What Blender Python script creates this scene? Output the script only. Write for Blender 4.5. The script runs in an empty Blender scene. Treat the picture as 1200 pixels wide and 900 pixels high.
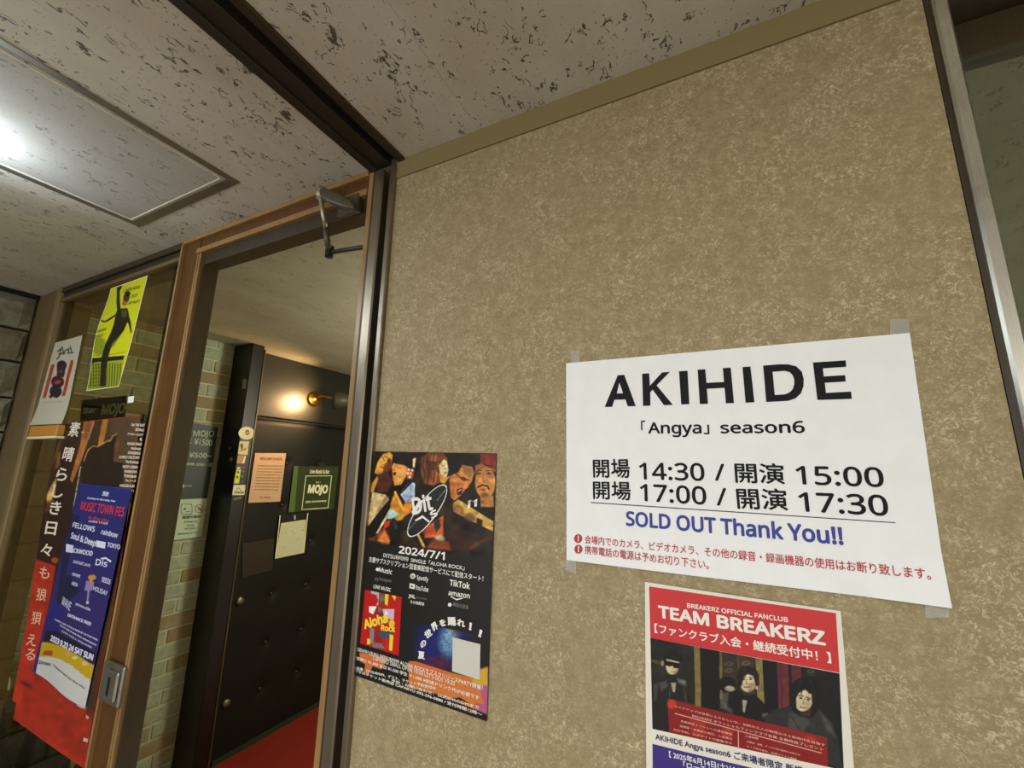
import bpy, math, random, re
import numpy as np
from mathutils import Vector, Matrix
random.seed(7); rng = np.random.default_rng(7)
SC = bpy.context.scene
COL = SC.collection
FZ = -1.548            # floor level, ceiling level (metres, camera near z = 0)
ZC = 0.6514

# ------------------------------------------------------------------ camera
def rot3(a, b, c):
    Rx = np.array([[1,0,0],[0,math.cos(a),-math.sin(a)],[0,math.sin(a),math.cos(a)]])
    Ry = np.array([[math.cos(b),0,math.sin(b)],[0,1,0],[-math.sin(b),0,math.cos(b)]])
    Rz = np.array([[math.cos(c),-math.sin(c),0],[math.sin(c),math.cos(c),0],[0,0,1]])
    return Rz @ Rx @ Ry
CM = rot3(1.7692, 0.0945, 0.3607)
CP = np.array([0.0058, -0.6356, -0.0186])
FPX = 499.32
cam = bpy.data.cameras.new('camera'); camo = bpy.data.objects.new('camera', cam); COL.objects.link(camo)
mw = Matrix([list(CM[i]) + [CP[i]] for i in range(3)] + [[0,0,0,1]])
camo.matrix_world = mw
cam.sensor_fit = 'HORIZONTAL'; cam.sensor_width = 36; cam.lens = FPX/1200*36
cam.clip_start = .01
SC.camera = camo

# ------------------------------------------------------------------ world, lights, exposure
w = bpy.data.worlds.new('world'); SC.world = w; w.use_nodes = True
bg = w.node_tree.nodes['Background']
bg.inputs[0].default_value = (1.0, .985, .94, 1); bg.inputs[1].default_value = 1.05
SC.view_settings.view_transform = 'Standard'; SC.view_settings.look = 'None'
SC.view_settings.gamma = 1; SC.view_settings.use_curve_mapping = False
SC.view_settings.exposure = 0.62

def area(name, loc, size, energy, col, rot=(0,0,0), sy=None):
    l = bpy.data.lights.new(name, 'AREA'); l.energy = energy; l.color = col
    l.shape = 'RECTANGLE'; l.size = size; l.size_y = sy or size
    o = bpy.data.objects.new(name, l); COL.objects.link(o); o.location = loc; o.rotation_euler = rot
    return o
# lobby ceiling fluorescent behind the camera
area('lobby_light', (-.1, -1.75, ZC-.075), 1.15, 18.0, (.98, 1, .99), sy=.16)
# bluish fluorescent close to the ceiling, left of the frame
area('tube_light', (-1.35, -.98, ZC-.10), .08, 4.0, (.80, .90, 1.0), sy=.85)
pt = bpy.data.lights.new('tube_glow', 'POINT'); pt.energy = 2.2; pt.color = (.72, .86, 1.0); pt.shadow_soft_size = .03
pto = bpy.data.objects.new('tube_glow', pt); COL.objects.link(pto); pto.location = (-1.36, -.49, .585)
# added fill light, unseen and without a fitting, for the room behind the door
pi = bpy.data.lights.new('inner_fill', 'POINT'); pi.energy = 26; pi.color = (1, .97, .74); pi.shadow_soft_size = .10
pio = bpy.data.objects.new('inner_fill', pi); COL.objects.link(pio); pio.location = (-.95, 1.35, .22)
area('side_room_fill', (1.5, 1.3, ZC-.05), .5, 1.0, (1, .93, .80), sy=.5)  # unseen light added to brighten the side room

# ------------------------------------------------------------------ materials
def lin(c):
    c = np.asarray(c, float)/255
    return np.where(c <= .04045, c/12.92, ((c+.055)/1.055)**2.4)
def base(name):
    m = bpy.data.materials.new(name); m.use_nodes = True
    nt = m.node_tree; return m, nt, nt.nodes['Principled BSDF']
_flat = {}
def flat(col, rough=.6, metal=0, gain=1.0, emis=0, name=None, spec=.5, bump=0, bscale=200):
    key = (tuple(col), rough, metal, gain, emis, spec, bump)
    if key in _flat: return _flat[key]
    m, nt, b = base(name or 'paint'); a = np.clip(lin(col)*gain, 0, .92)
    b.inputs['Base Color'].default_value = (*a, 1); b.inputs['Roughness'].default_value = rough
    b.inputs['Metallic'].default_value = metal; b.inputs['Specular IOR Level'].default_value = spec
    if emis:
        b.inputs['Emission Color'].default_value = (*a, 1); b.inputs['Emission Strength'].default_value = emis
    if bump:
        tc = nt.nodes.new('ShaderNodeTexCoord'); n = nt.nodes.new('ShaderNodeTexNoise'); n.inputs['Scale'].default_value = bscale
        n.inputs['Detail'].default_value = 4
        bp = nt.nodes.new('ShaderNodeBump'); bp.inputs['Strength'].default_value = bump; bp.inputs['Distance'].default_value = .002
        nt.links.new(tc.outputs['Object'], n.inputs['Vector']); nt.links.new(n.outputs['Fac'], bp.inputs['Height']); nt.links.new(bp.outputs['Normal'], b.inputs['Normal'])
    _flat[key] = m; return m
def N(nt, t, **k):
    n = nt.nodes.new(t)
    for a, v in k.items():
        if a in n.inputs: n.inputs[a].default_value = v
        else: setattr(n, a, v)
    return n
def mathn(nt, op, a, b=None, c=None, clamp=False):
    n = nt.nodes.new('ShaderNodeMath'); n.operation = op; n.use_clamp = clamp
    for i, v in enumerate((a, b, c)):
        if v is None: continue
        if isinstance(v, (int, float)): n.inputs[i].default_value = v
        else: nt.links.new(v, n.inputs[i])
    return n.outputs[0]
def noise(nt, vec, scale, detail=2, rough=.5, dist=0):
    n = N(nt, 'ShaderNodeTexNoise'); n.inputs['Scale'].default_value = scale; n.inputs['Detail'].default_value = detail
    n.inputs['Roughness'].default_value = rough; n.inputs['Distortion'].default_value = dist
    nt.links.new(vec, n.inputs['Vector']); return n.outputs['Fac']
def mapr(nt, v, a, b, c=0., d=1.):
    n = N(nt, 'ShaderNodeMapRange'); n.inputs['From Min'].default_value = a; n.inputs['From Max'].default_value = b
    n.inputs['To Min'].default_value = c; n.inputs['To Max'].default_value = d; n.interpolation_type = 'SMOOTHSTEP'
    nt.links.new(v, n.inputs['Value']); return n.outputs['Result']
def mix(nt, f, a, b):
    n = nt.nodes.new('ShaderNodeMix'); n.data_type = 'RGBA'
    for s, v in ((n.inputs['Factor'], f), (n.inputs['A'], a), (n.inputs['B'], b)):
        if isinstance(v, (int, float)): s.default_value = v
        elif isinstance(v, (tuple, list, np.ndarray)): s.default_value = (*v, 1) if len(v) == 3 else v
        else: nt.links.new(v, s)
    return n.outputs['Result']
def vec(nt, kind='Position', scale=(1,1,1)):
    g = nt.nodes.new('ShaderNodeNewGeometry') if kind == 'Position' else nt.nodes.new('ShaderNodeTexCoord')
    mp = nt.nodes.new('ShaderNodeMapping'); mp.inputs['Scale'].default_value = scale
    nt.links.new(g.outputs[kind], mp.inputs['Vector']); return mp.outputs['Vector']
def bump(nt, b, h, strength, dist):
    n = N(nt, 'ShaderNodeBump'); n.inputs['Strength'].default_value = strength; n.inputs['Distance'].default_value = dist
    nt.links.new(h, n.inputs['Height']); nt.links.new(n.outputs['Normal'], b.inputs['Normal'])

def wallpaper_material():
    m, nt, b = base('wallpaper'); v = vec(nt)
    # curly pale fibres: contour lines of warped noise, broken up by a second noise
    def fibres(scale, width, seed, thr, sc=(1,1,1)):
        vv = nt.nodes.new('ShaderNodeVectorMath'); vv.operation = 'ADD'; vv.inputs[1].default_value = (seed, seed*1.7, -seed)
        mp = nt.nodes.new('ShaderNodeMapping'); mp.inputs['Scale'].default_value = sc
        nt.links.new(v, vv.inputs[0]); nt.links.new(vv.outputs[0], mp.inputs['Vector'])
        n = noise(nt, mp.outputs['Vector'], scale, 1.5, .5, 1.1)
        l = mapr(nt, mathn(nt, 'ABSOLUTE', mathn(nt, 'SUBTRACT', n, .5)), 0, width, 1, 0)
        g = mapr(nt, noise(nt, mp.outputs['Vector'], scale*1.35, 1, .5), thr, thr+.06)
        return mathn(nt, 'MULTIPLY', l, g)
    f = mathn(nt, 'MAXIMUM', fibres(85, .045, 3.1, .52), fibres(125, .06, 8.7, .52))
    f = mathn(nt, 'MAXIMUM', f, mathn(nt, 'MULTIPLY', fibres(210, .09, 14.2, .50), .6))
    patch = mapr(nt, noise(nt, v, 14, 3, .6), .35, .68, .30, 1)
    f = mathn(nt, 'MULTIPLY', f, patch)
    blot = noise(nt, v, 55, 4, .65)
    tone = noise(nt, v, 3.0, 3, .5)
    c = mix(nt, mapr(nt, blot, .35, .68), (.275, .210, .100), (.355, .278, .146))
    c = mix(nt, mathn(nt, 'MULTIPLY', mapr(nt, tone, .3, .7), .25), c, (.34, .265, .145))
    c = mix(nt, mathn(nt, 'MULTIPLY', f, .82), c, (.66, .56, .36))
    nt.links.new(c, b.inputs['Base Color']); b.inputs['Roughness'].default_value = .62; b.inputs['Specular IOR Level'].default_value = .35
    bump(nt, b, mathn(nt, 'ADD', f, mathn(nt, 'MULTIPLY', blot, .6)), .35, .0006)
    return m
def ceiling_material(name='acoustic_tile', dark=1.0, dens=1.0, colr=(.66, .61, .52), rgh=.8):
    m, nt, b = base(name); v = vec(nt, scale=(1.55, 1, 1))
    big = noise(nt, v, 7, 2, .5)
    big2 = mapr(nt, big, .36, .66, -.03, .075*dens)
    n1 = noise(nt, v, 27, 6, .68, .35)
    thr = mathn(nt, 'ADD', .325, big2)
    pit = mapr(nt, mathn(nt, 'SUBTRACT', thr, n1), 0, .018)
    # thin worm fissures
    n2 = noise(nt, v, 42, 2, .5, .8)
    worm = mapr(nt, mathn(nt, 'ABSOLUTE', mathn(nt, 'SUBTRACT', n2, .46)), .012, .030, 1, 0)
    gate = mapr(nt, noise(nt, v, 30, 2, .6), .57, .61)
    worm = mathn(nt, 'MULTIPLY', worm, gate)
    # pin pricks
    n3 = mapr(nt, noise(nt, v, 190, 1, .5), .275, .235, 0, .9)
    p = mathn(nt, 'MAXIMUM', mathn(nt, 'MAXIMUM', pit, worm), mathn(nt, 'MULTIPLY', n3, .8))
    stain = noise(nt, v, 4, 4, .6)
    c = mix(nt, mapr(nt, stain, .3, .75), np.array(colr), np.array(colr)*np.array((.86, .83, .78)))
    c = mix(nt, mathn(nt, 'MULTIPLY', p, .92*dark), c, (.075, .055, .032))  # shade inside the pits painted into the colour, besides the bump
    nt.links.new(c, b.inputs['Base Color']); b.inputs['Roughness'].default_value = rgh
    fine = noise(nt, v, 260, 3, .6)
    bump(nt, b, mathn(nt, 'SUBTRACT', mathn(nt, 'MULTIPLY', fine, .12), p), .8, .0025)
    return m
def wood_material(name, c1, c2, rough=.38):
    m, nt, b = base(name); v = vec(nt, scale=(60, 60, 2.0))
    n = noise(nt, v, 1.6, 5, .65, .4); s = noise(nt, vec(nt), 6, 3, .5)
    c = mix(nt, mapr(nt, n, .3, .7), tuple(lin(c1)), tuple(lin(c2)))
    c = mix(nt, mathn(nt, 'MULTIPLY', mapr(nt, s, .45, .75), .35), c, tuple(lin(c1)*.6))
    nt.links.new(c, b.inputs['Base Color']); b.inputs['Roughness'].default_value = rough
    bump(nt, b, n, .12, .0008); return m
def metal_material(name, col, rough=.3, streak=.12):
    m, nt, b = base(name); v = vec(nt, scale=(140, 140, 1.5)); n = noise(nt, v, 2, 4, .6)
    g = noise(nt, vec(nt), 9, 4, .6)
    c = mix(nt, mathn(nt, 'MULTIPLY', mapr(nt, g, .5, .75), .5), tuple(lin(col)), tuple(lin(col)*.45))
    nt.links.new(c, b.inputs['Base Color']); b.inputs['Metallic'].default_value = .9
    r = mathn(nt, 'ADD', rough, mathn(nt, 'MULTIPLY', n, streak)); nt.links.new(r, b.inputs['Roughness']); return m
def brick_material(name, c1, c2, c3, sc=9, bmp=.5):
    m, nt, b = base(name); v = vec(nt)
    oi = nt.nodes.new('ShaderNodeObjectInfo')
    n = noise(nt, v, sc*4, 5, .65); k = noise(nt, v, sc*1.3, 3, .5)
    c = mix(nt, mapr(nt, n, .3, .72), tuple(lin(c1)), tuple(lin(c2)))
    r = mapr(nt, mathn(nt, 'ADD', mathn(nt, 'MULTIPLY', k, .5), mathn(nt, 'MULTIPLY', oi.outputs['Random'], .6)), .52, .82)
    c = mix(nt, mathn(nt, 'MULTIPLY', r, .8), c, tuple(lin(c3)))
    nt.links.new(c, b.inputs['Base Color']); b.inputs['Roughness'].default_value = .72
    bump(nt, b, n, bmp, .004); return m
def printed_material(gloss):
    m, nt, b = base('printed_paper'); a = N(nt, 'ShaderNodeAttribute'); a.attribute_name = 'ink'
    nt.links.new(a.outputs['Color'], b.inputs['Base Color']); b.inputs['Roughness'].default_value = gloss
    b.inputs['Specular IOR Level'].default_value = .3; return m
def paper_material(col, gain=1, rough=.55):
    m, nt, b = base('paper'); v = vec(nt); n = noise(nt, v, 30, 3, .5); f = noise(nt, v, 900, 2, .5)
    a = np.clip(lin(col)*gain, 0, .9)
    nt.links.new(mix(nt, mapr(nt, n, .3, .7), tuple(a), tuple(a*.965)), b.inputs['Base Color'])
    b.inputs['Roughness'].default_value = rough; b.inputs['Specular IOR Level'].default_value = .3
    bump(nt, b, mathn(nt, 'ADD', f, mathn(nt, 'MULTIPLY', n, 6)), .10, .0005); return m
def glass_material(name, tint, rough=.02):
    m = bpy.data.materials.new(name); m.use_nodes = True; nt = m.node_tree; nt.nodes.clear()
    o = nt.nodes.new('ShaderNodeOutputMaterial'); t = nt.nodes.new('ShaderNodeBsdfTransparent'); g = nt.nodes.new('ShaderNodeBsdfGlossy')
    lw = nt.nodes.new('ShaderNodeLayerWeight'); lw.inputs['Blend'].default_value = .5; mx = nt.nodes.new('ShaderNodeMixShader')
    fac = mathn(nt, 'ADD', .03, mathn(nt, 'MULTIPLY', .30, mathn(nt, 'POWER', lw.outputs['Facing'], 5.0)), clamp=True)
    t.inputs['Color'].default_value = (*tint, 1); g.inputs['Roughness'].default_value = rough
    nt.links.new(fac, mx.inputs[0]); nt.links.new(t.outputs[0], mx.inputs[1]); nt.links.new(g.outputs[0], mx.inputs[2])
    nt.links.new(mx.outputs[0], o.inputs[0]); return m

M_wallpaper = wallpaper_material()
M_ceil = ceiling_material(dens=1.0)
M_ceil_soft = ceiling_material('acoustic_tile_smooth', .75, .35, (.60, .55, .45))
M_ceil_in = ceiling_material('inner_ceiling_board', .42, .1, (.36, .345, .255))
M_hatch = ceiling_material('hatch_board', .5, .35, (.50, .47, .41), .85)
M_wood = wood_material('brown_frame', (84, 52, 20), (98, 64, 28), .36)
M_wood_lit = wood_material('tan_lit_bead', (142, 108, 64), (160, 124, 78), .34)  # brown frame painted lighter where the beads catch the light
M_wood_d = wood_material('dark_brown', (54, 42, 24), (64, 50, 30), .42)
M_side = wood_material('olive_brown_post', (104, 88, 56), (118, 100, 66), .5)
M_side_l = wood_material('olive_brown_bead', (132, 112, 76), (146, 124, 86), .45)
M_rail = metal_material('bronze_metal', (150, 138, 118), .30)
M_rail_d = flat((64, 56, 44), .42, metal=.35, name='dark_bronze', bump=.05)
M_black_gap = flat((10, 9, 8), .8, name='dark_gap')
M_steel = metal_material('steel', (232, 228, 214), .16, .10)
M_slate = flat((62, 62, 52), .5, name='dark_stile', bump=.1)
M_zinc = metal_material('zinc', (150, 146, 134), .38)
M_brick = brick_material('glazed_brick', (148, 158, 134), (174, 182, 158), (142, 118, 74))
M_stone = brick_material('split_stone', (114, 108, 86), (150, 144, 118), (122, 106, 76), 6, 1.0)
M_mortar = flat((200, 198, 164), .85, name='mortar', bump=.4)
M_mortar_d = flat((34, 31, 26), .9, name='dark_joint')
M_vinyl = flat((21, 22, 17), .6, spec=.3, name='black_vinyl', bump=.25, bscale=90)
M_vinyl_hi = flat((34, 33, 28), .38, name='black_leather', bump=.25, bscale=60)
M_blackwood = flat((16, 15, 13), .4, name='black_gloss_wood', bump=.1)
M_carpet = flat((150, 34, 16), .95, name='red_carpet', bump=.9, bscale=500)
M_lobbyfloor = flat((120, 112, 96), .6, name='grey_tile_floor', bump=.1)
M_plain = flat((172, 162, 128), .8, name='cream_wall', bump=.1)
M_glass = glass_material('tinted_glass', (.74, .71, .58)); M_glass2 = glass_material('grey_glass', (.62, .63, .56))
M_clearpocket = glass_material('clear_sleeve', (.88, .88, .84), .1)
M_tape = None

# ------------------------------------------------------------------ mesh helpers
def finish(o, mats):
    for m in (mats if isinstance(mats, (list, tuple)) else [mats]): o.data.materials.append(m)
def wloc(o):
    v = Vector((0,0,0))
    while o: v += o.location; o = o.parent
    return v
def obj(name, V, F, mat, parent=None, smooth=False, origin=None):
    V = np.asarray(V, float)
    c = (V.min(0)+V.max(0))/2 if origin is None else np.asarray(origin, float)
    if origin is None and parent is None: c[2] = V[:,2].min()
    me = bpy.data.meshes.new(name); me.from_pydata((V-c).tolist(), [], [tuple(int(i) for i in f) for f in F]); me.update()
    o = bpy.data.objects.new(name, me); COL.objects.link(o)
    o.location = Vector(c) - (wloc(parent) if parent else Vector((0,0,0)))
    if parent: o.parent = parent
    finish(o, mat)
    if smooth: me.polygons.foreach_set('use_smooth', [True]*len(me.polygons))
    return o
class MB:
    def __init__(s): s.V = []; s.F = []
    def add(s, V, F):
        n = len(s.V); s.V += [tuple(map(float, v)) for v in V]; s.F += [tuple(i+n for i in f) for f in F]; return s
    def box(s, x0, x1, y0, y1, z0, z1, bev=0):
        x0,x1 = sorted((x0,x1)); y0,y1 = sorted((y0,y1)); z0,z1 = sorted((z0,z1))
        if not bev:
            V = [(x,y,z) for z in (z0,z1) for y in (y0,y1) for x in (x0,x1)]
            return s.add(V, [(0,2,3,1),(4,5,7,6),(0,1,5,4),(2,6,7,3),(0,4,6,2),(1,3,7,5)])
        b = min(bev, (x1-x0)*.49, (y1-y0)*.49, (z1-z0)*.49)
        V = []; idx = {}
        for i,(cx,sx) in enumerate(((x0,1),(x1,-1))):
            for j,(cy,sy) in enumerate(((y0,1),(y1,-1))):
                for k,(cz,sz) in enumerate(((z0,1),(z1,-1))):
                    for a in range(3):
                        p = [cx+sx*b, cy+sy*b, cz+sz*b]; p[a] = (cx,cy,cz)[a]
                        idx[i,j,k,a] = len(V); V.append(p)
        F = []
        for a in range(3):
            o1, o2 = [q for q in range(3) if q != a]
            for sgn in (0,1):
                q = []
                for u, v_ in ((0,0),(1,0),(1,1),(0,1)):
                    c = [0,0,0]; c[a] = sgn; c[o1] = u; c[o2] = v_; q.append(idx[(*c, a)])
                F.append(q)
            for u in (0,1):
                for v_ in (0,1):
                    c0 = [0,0,0]; c0[o1] = u; c0[o2] = v_; c1 = list(c0); c1[a] = 1
                    F.append([idx[(*c0,o1)], idx[(*c1,o1)], idx[(*c1,o2)], idx[(*c0,o2)]])
        for i in (0,1):
            for j in (0,1):
                for k in (0,1): F.append([idx[i,j,k,0], idx[i,j,k,1], idx[i,j,k,2]])
        # orient outwards
        ctr = np.array([(x0+x1)/2,(y0+y1)/2,(z0+z1)/2]); F2 = []
        for f in F:
            P = [np.array(V[i]) for i in f]; n = np.cross(P[1]-P[0], P[2]-P[0])
            F2.append(f if n @ (sum(P)/len(P)-ctr) > 0 else f[::-1])
        return s.add(V, F2)
    def tube(s, pts, r, n=10, caps=True):
        pts = [np.array(p, float) for p in pts]; rs = r if isinstance(r, (list, tuple)) else [r]*len(pts)
        V = []; F = []
        t0 = pts[1]-pts[0]; up = np.array([0,0,1.]) if abs(t0[2]) < .9*np.linalg.norm(t0) else np.array([1.,0,0])
        for i, p in enumerate(pts):
            t = pts[min(i+1, len(pts)-1)] - pts[max(i-1, 0)]; t /= np.linalg.norm(t)+1e-12
            a = np.cross(t, up); a /= np.linalg.norm(a)+1e-12; b = np.cross(a, t)
            for k in range(n):
                th = 2*math.pi*k/n; V.append(p + rs[i]*(math.cos(th)*a + math.sin(th)*b))
        for i in range(len(pts)-1):
            for k in range(n):
                F.append((i*n+k, i*n+(k+1)%n, (i+1)*n+(k+1)%n, (i+1)*n+k))
        if caps: F.append(tuple(range(n))[::-1]); F.append(tuple((len(pts)-1)*n+k for k in range(n)))
        return s.add(V, F)
    def build(s, name, mat, parent=None, smooth=False, origin=None): return obj(name, s.V, s.F, mat, parent, smooth, origin)
def box(name, b, mat, parent=None, bev=0): return MB().box(*b, bev=bev).build(name, mat, parent)
def tag(o, label=None, cat=None, group=None, kind=None):
    if label: o['label'] = label
    if cat: o['category'] = cat
    if group: o['group'] = group
    if kind: o['kind'] = kind
    return o
def empty(name, loc):
    o = bpy.data.objects.new(name, None); o.location = loc; o.empty_display_size = .1; COL.objects.link(o); return o
def struct(o): o['kind'] = 'structure'; return o
def smooth_by_bevel(o, width, seg=3):
    m = o.modifiers.new('bevel', 'BEVEL'); m.width = width; m.segments = seg; m.limit_method = 'ANGLE'; return o

# point of the photograph's frame (1200 x 900) carried onto a real surface axis = value
def on(px, py, ax, val):
    d = CM @ np.array([(px-600)/FPX, -(py-450)/FPX, -1.0]); return CP + d*((val-CP[ax])/d[ax])
def pxof(P):
    d = (P-CP) @ CM; return 600+FPX*d[...,0]/-d[...,2], 450+FPX*d[...,1]/d[...,2]

# ------------------------------------------------------------------ printed sheets
class Sheet:
    """flat or gently curled sheet of paper on the plane axis = val, given by its four corners (TL, TR, BR, BL)"""
    def __init__(s, name, corners, ax, val, mat, bend=None, n=(24, 24), thick=.0004, gap=.0008, outline=None, parent=None, metric=False):
        s.ax, s.val, s.bend, s.gap = ax, val, bend or (lambda u, v: 0*u), gap
        s.N = np.array([0,-1.,0]) if ax == 1 else np.array([1.,0,0])
        s.Q = [np.array(c, float) if metric else on(*c, ax, val) for c in corners]
        s.TL, s.TR, s.BR, s.BL = s.Q
        s.name = name; s.parts = []
        nu, nv = n
        u, v = np.meshgrid(np.linspace(0,1,nu+1), np.linspace(0,1,nv+1))
        P = s.at(u.ravel(), v.ravel(), 0); Pb = s.at(u.ravel(), v.ravel(), -thick)
        F = []; W = nu+1; keep = np.ones((nv, nu), bool)
        if outline is not None:
            for j in range(nv):
                for i in range(nu): keep[j, i] = outline((i+.5)/nu, (j+.5)/nv)
        O = len(P)
        for j in range(nv):
            for i in range(nu):
                if not keep[j, i]: continue
                a,b,c,d = j*W+i, j*W+i+1, (j+1)*W+i+1, (j+1)*W+i
                F.append((d,c,b,a)); F.append((a+O,b+O,c+O,d+O))
                if j == 0 or not keep[j-1,i]: F.append((a,b,b+O,a+O))
                if j == nv-1 or not keep[j+1,i]: F.append((c,d,d+O,c+O))
                if i == 0 or not keep[j,i-1]: F.append((d,a,a+O,d+O))
                if i == nu-1 or not keep[j,i+1]: F.append((b,c,c+O,b+O))
        s.o = obj(name, np.vstack([P, Pb]), F, mat, parent, smooth=False)
    def at(s, u, v, h):
        u = np.asarray(u, float)[..., None]; v = np.asarray(v, float)[..., None]
        P = s.TL*(1-u)*(1-v) + s.TR*u*(1-v) + s.BR*u*v + s.BL*(1-u)*v
        return P + s.N*(s.gap + (h[:,None] if isinstance(h, np.ndarray) and h.ndim == 1 else h) + s.bend(u, v))
    def uv(s, P):
        """inverse bilinear for points on the plane"""
        P = np.atleast_2d(P); u = np.full(len(P), .5); v = np.full(len(P), .5)
        k = [i for i in range(3) if i != s.ax]
        TL, TR, BR, BL = [q[k] for q in s.Q]; T = P[:, k]
        for _ in range(12):
            U, W = u[:,None], v[:,None]
            R_ = TL*(1-U)*(1-W)+TR*U*(1-W)+BR*U*W+BL*(1-U)*W - T
            a = (TR-TL)*(1-W)+(BR-BL)*W; b = (BL-TL)*(1-U)+(BR-TR)*U
            det = a[:,0]*b[:,1]-a[:,1]*b[:,0]
            u = u-(R_[:,0]*b[:,1]-R_[:,1]*b[:,0])/det; v = v-(a[:,0]*R_[:,1]-a[:,1]*R_[:,0])/det
        return u, v
    def lift(s, P, h):
        u, v = s.uv(P); return s.at(u, v, h)
    def poly(s, pts, mat, h=.0004, name='printed_shape', label=None):
        P = np.array([on(*p, s.ax, s.val) for p in pts])
        if len(P) == 4:
            n = int(min(16, max(1, np.linalg.norm(P[0]-P[2])/.012))); u, v = np.meshgrid(np.linspace(0,1,n+1), np.linspace(0,1,n+1)); U = u.ravel()[:,None]; W = v.ravel()[:,None]
            P = s.lift(P[0]*(1-U)*(1-W)+P[1]*U*(1-W)+P[2]*U*W+P[3]*(1-U)*W, h)
            o = obj(name, P, [(j*(n+1)+i, (j+1)*(n+1)+i, (j+1)*(n+1)+i+1, j*(n+1)+i+1) for j in range(n) for i in range(n)], mat, s.o)
        else:
            P = s.lift(P, h); o = obj(name, P, [tuple(range(len(P)))[::-1]], mat, s.o)
        if label: o['label'] = label
        return o
    def text(s, items, mat, h=.0006, name='lettering', label=None, bold=.02):
        """items: (string, (x0,y0) baseline start, (x1,y1) baseline end, cap height in px[, bold])"""
        for it in items:
            st, p0, p1, hp = it[:4]; bo = it[4] if len(it) > 4 else bold
            V, F, x0, x1, cap, dy, lay = glyphs(st, bo)
            A = on(*p0, s.ax, s.val); B = on(*p1, s.ax, s.val); T = on(p0[0], p0[1]-hp, s.ax, s.val)
            D = B-A; L = np.linalg.norm(D); D /= L; up = -np.cross(D, s.N); H = np.linalg.norm(T-A)
            P = A + np.outer((V[:,0]-x0)/(x1-x0)*L, D) + np.outer((V[:,1]+dy)/cap*H, up)
            o = obj(name, s.lift(P, h+lay*(5e-5 if s.ax == 1 else 1.2e-4)), F, mat, s.o)
            if label: o['label'] = label
    def picture(s, corners, nx, ny, paint, gain, gloss=.5, h=.0003, name='printed_picture', label=None):
        Q = [on(*c, s.ax, s.val) for c in corners]
        u, v = np.meshgrid(np.linspace(0,1,nx+1), np.linspace(0,1,ny+1)); U = u.ravel()[:,None]; W = v.ravel()[:,None]
        P = Q[0]*(1-U)*(1-W)+Q[1]*U*(1-W)+Q[2]*U*W+Q[3]*(1-U)*W
        X, Y = pxof(P)
        C = Canvas(X, Y, nx+1, ny+1); paint(C)
        P = s.lift(P, h)
        c = (P.min(0)+P.max(0))/2
        me = bpy.data.meshes.new(name); nvtx = len(P); nf = nx*ny
        me.vertices.add(nvtx); me.vertices.foreach_set('co', (P-c).ravel())
        idx = (np.arange(ny)[:,None]*(nx+1)+np.arange(nx)[None,:]).ravel()
        quads = np.stack([idx+nx+1, idx+nx+2, idx+1, idx], 1)
        me.loops.add(nf*4); me.loops.foreach_set('vertex_index', quads.ravel().astype(np.int32))
        me.polygons.add(nf); me.polygons.foreach_set('loop_start', np.arange(0, nf*4, 4, dtype=np.int32)); me.polygons.foreach_set('loop_total', np.full(nf, 4, np.int32))
        me.update(calc_edges=True); me.validate()
        a = me.color_attributes.new('ink', 'FLOAT_COLOR', 'POINT')
        rgb = np.clip(lin(np.clip(C.img, 0, 255))*gain, 0, .92); a.data.foreach_set('color', np.hstack([rgb, np.ones((nvtx,1))]).ravel())
        o = bpy.data.objects.new(name, me); COL.objects.link(o); o.parent = s.o; o.location = Vector(c)-wloc(s.o)
        finish(o, PRINT[gloss])
        if label: o['label'] = label
        return o
PRINT = {g: printed_material(g) for g in (.35, .5, .7)}

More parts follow.
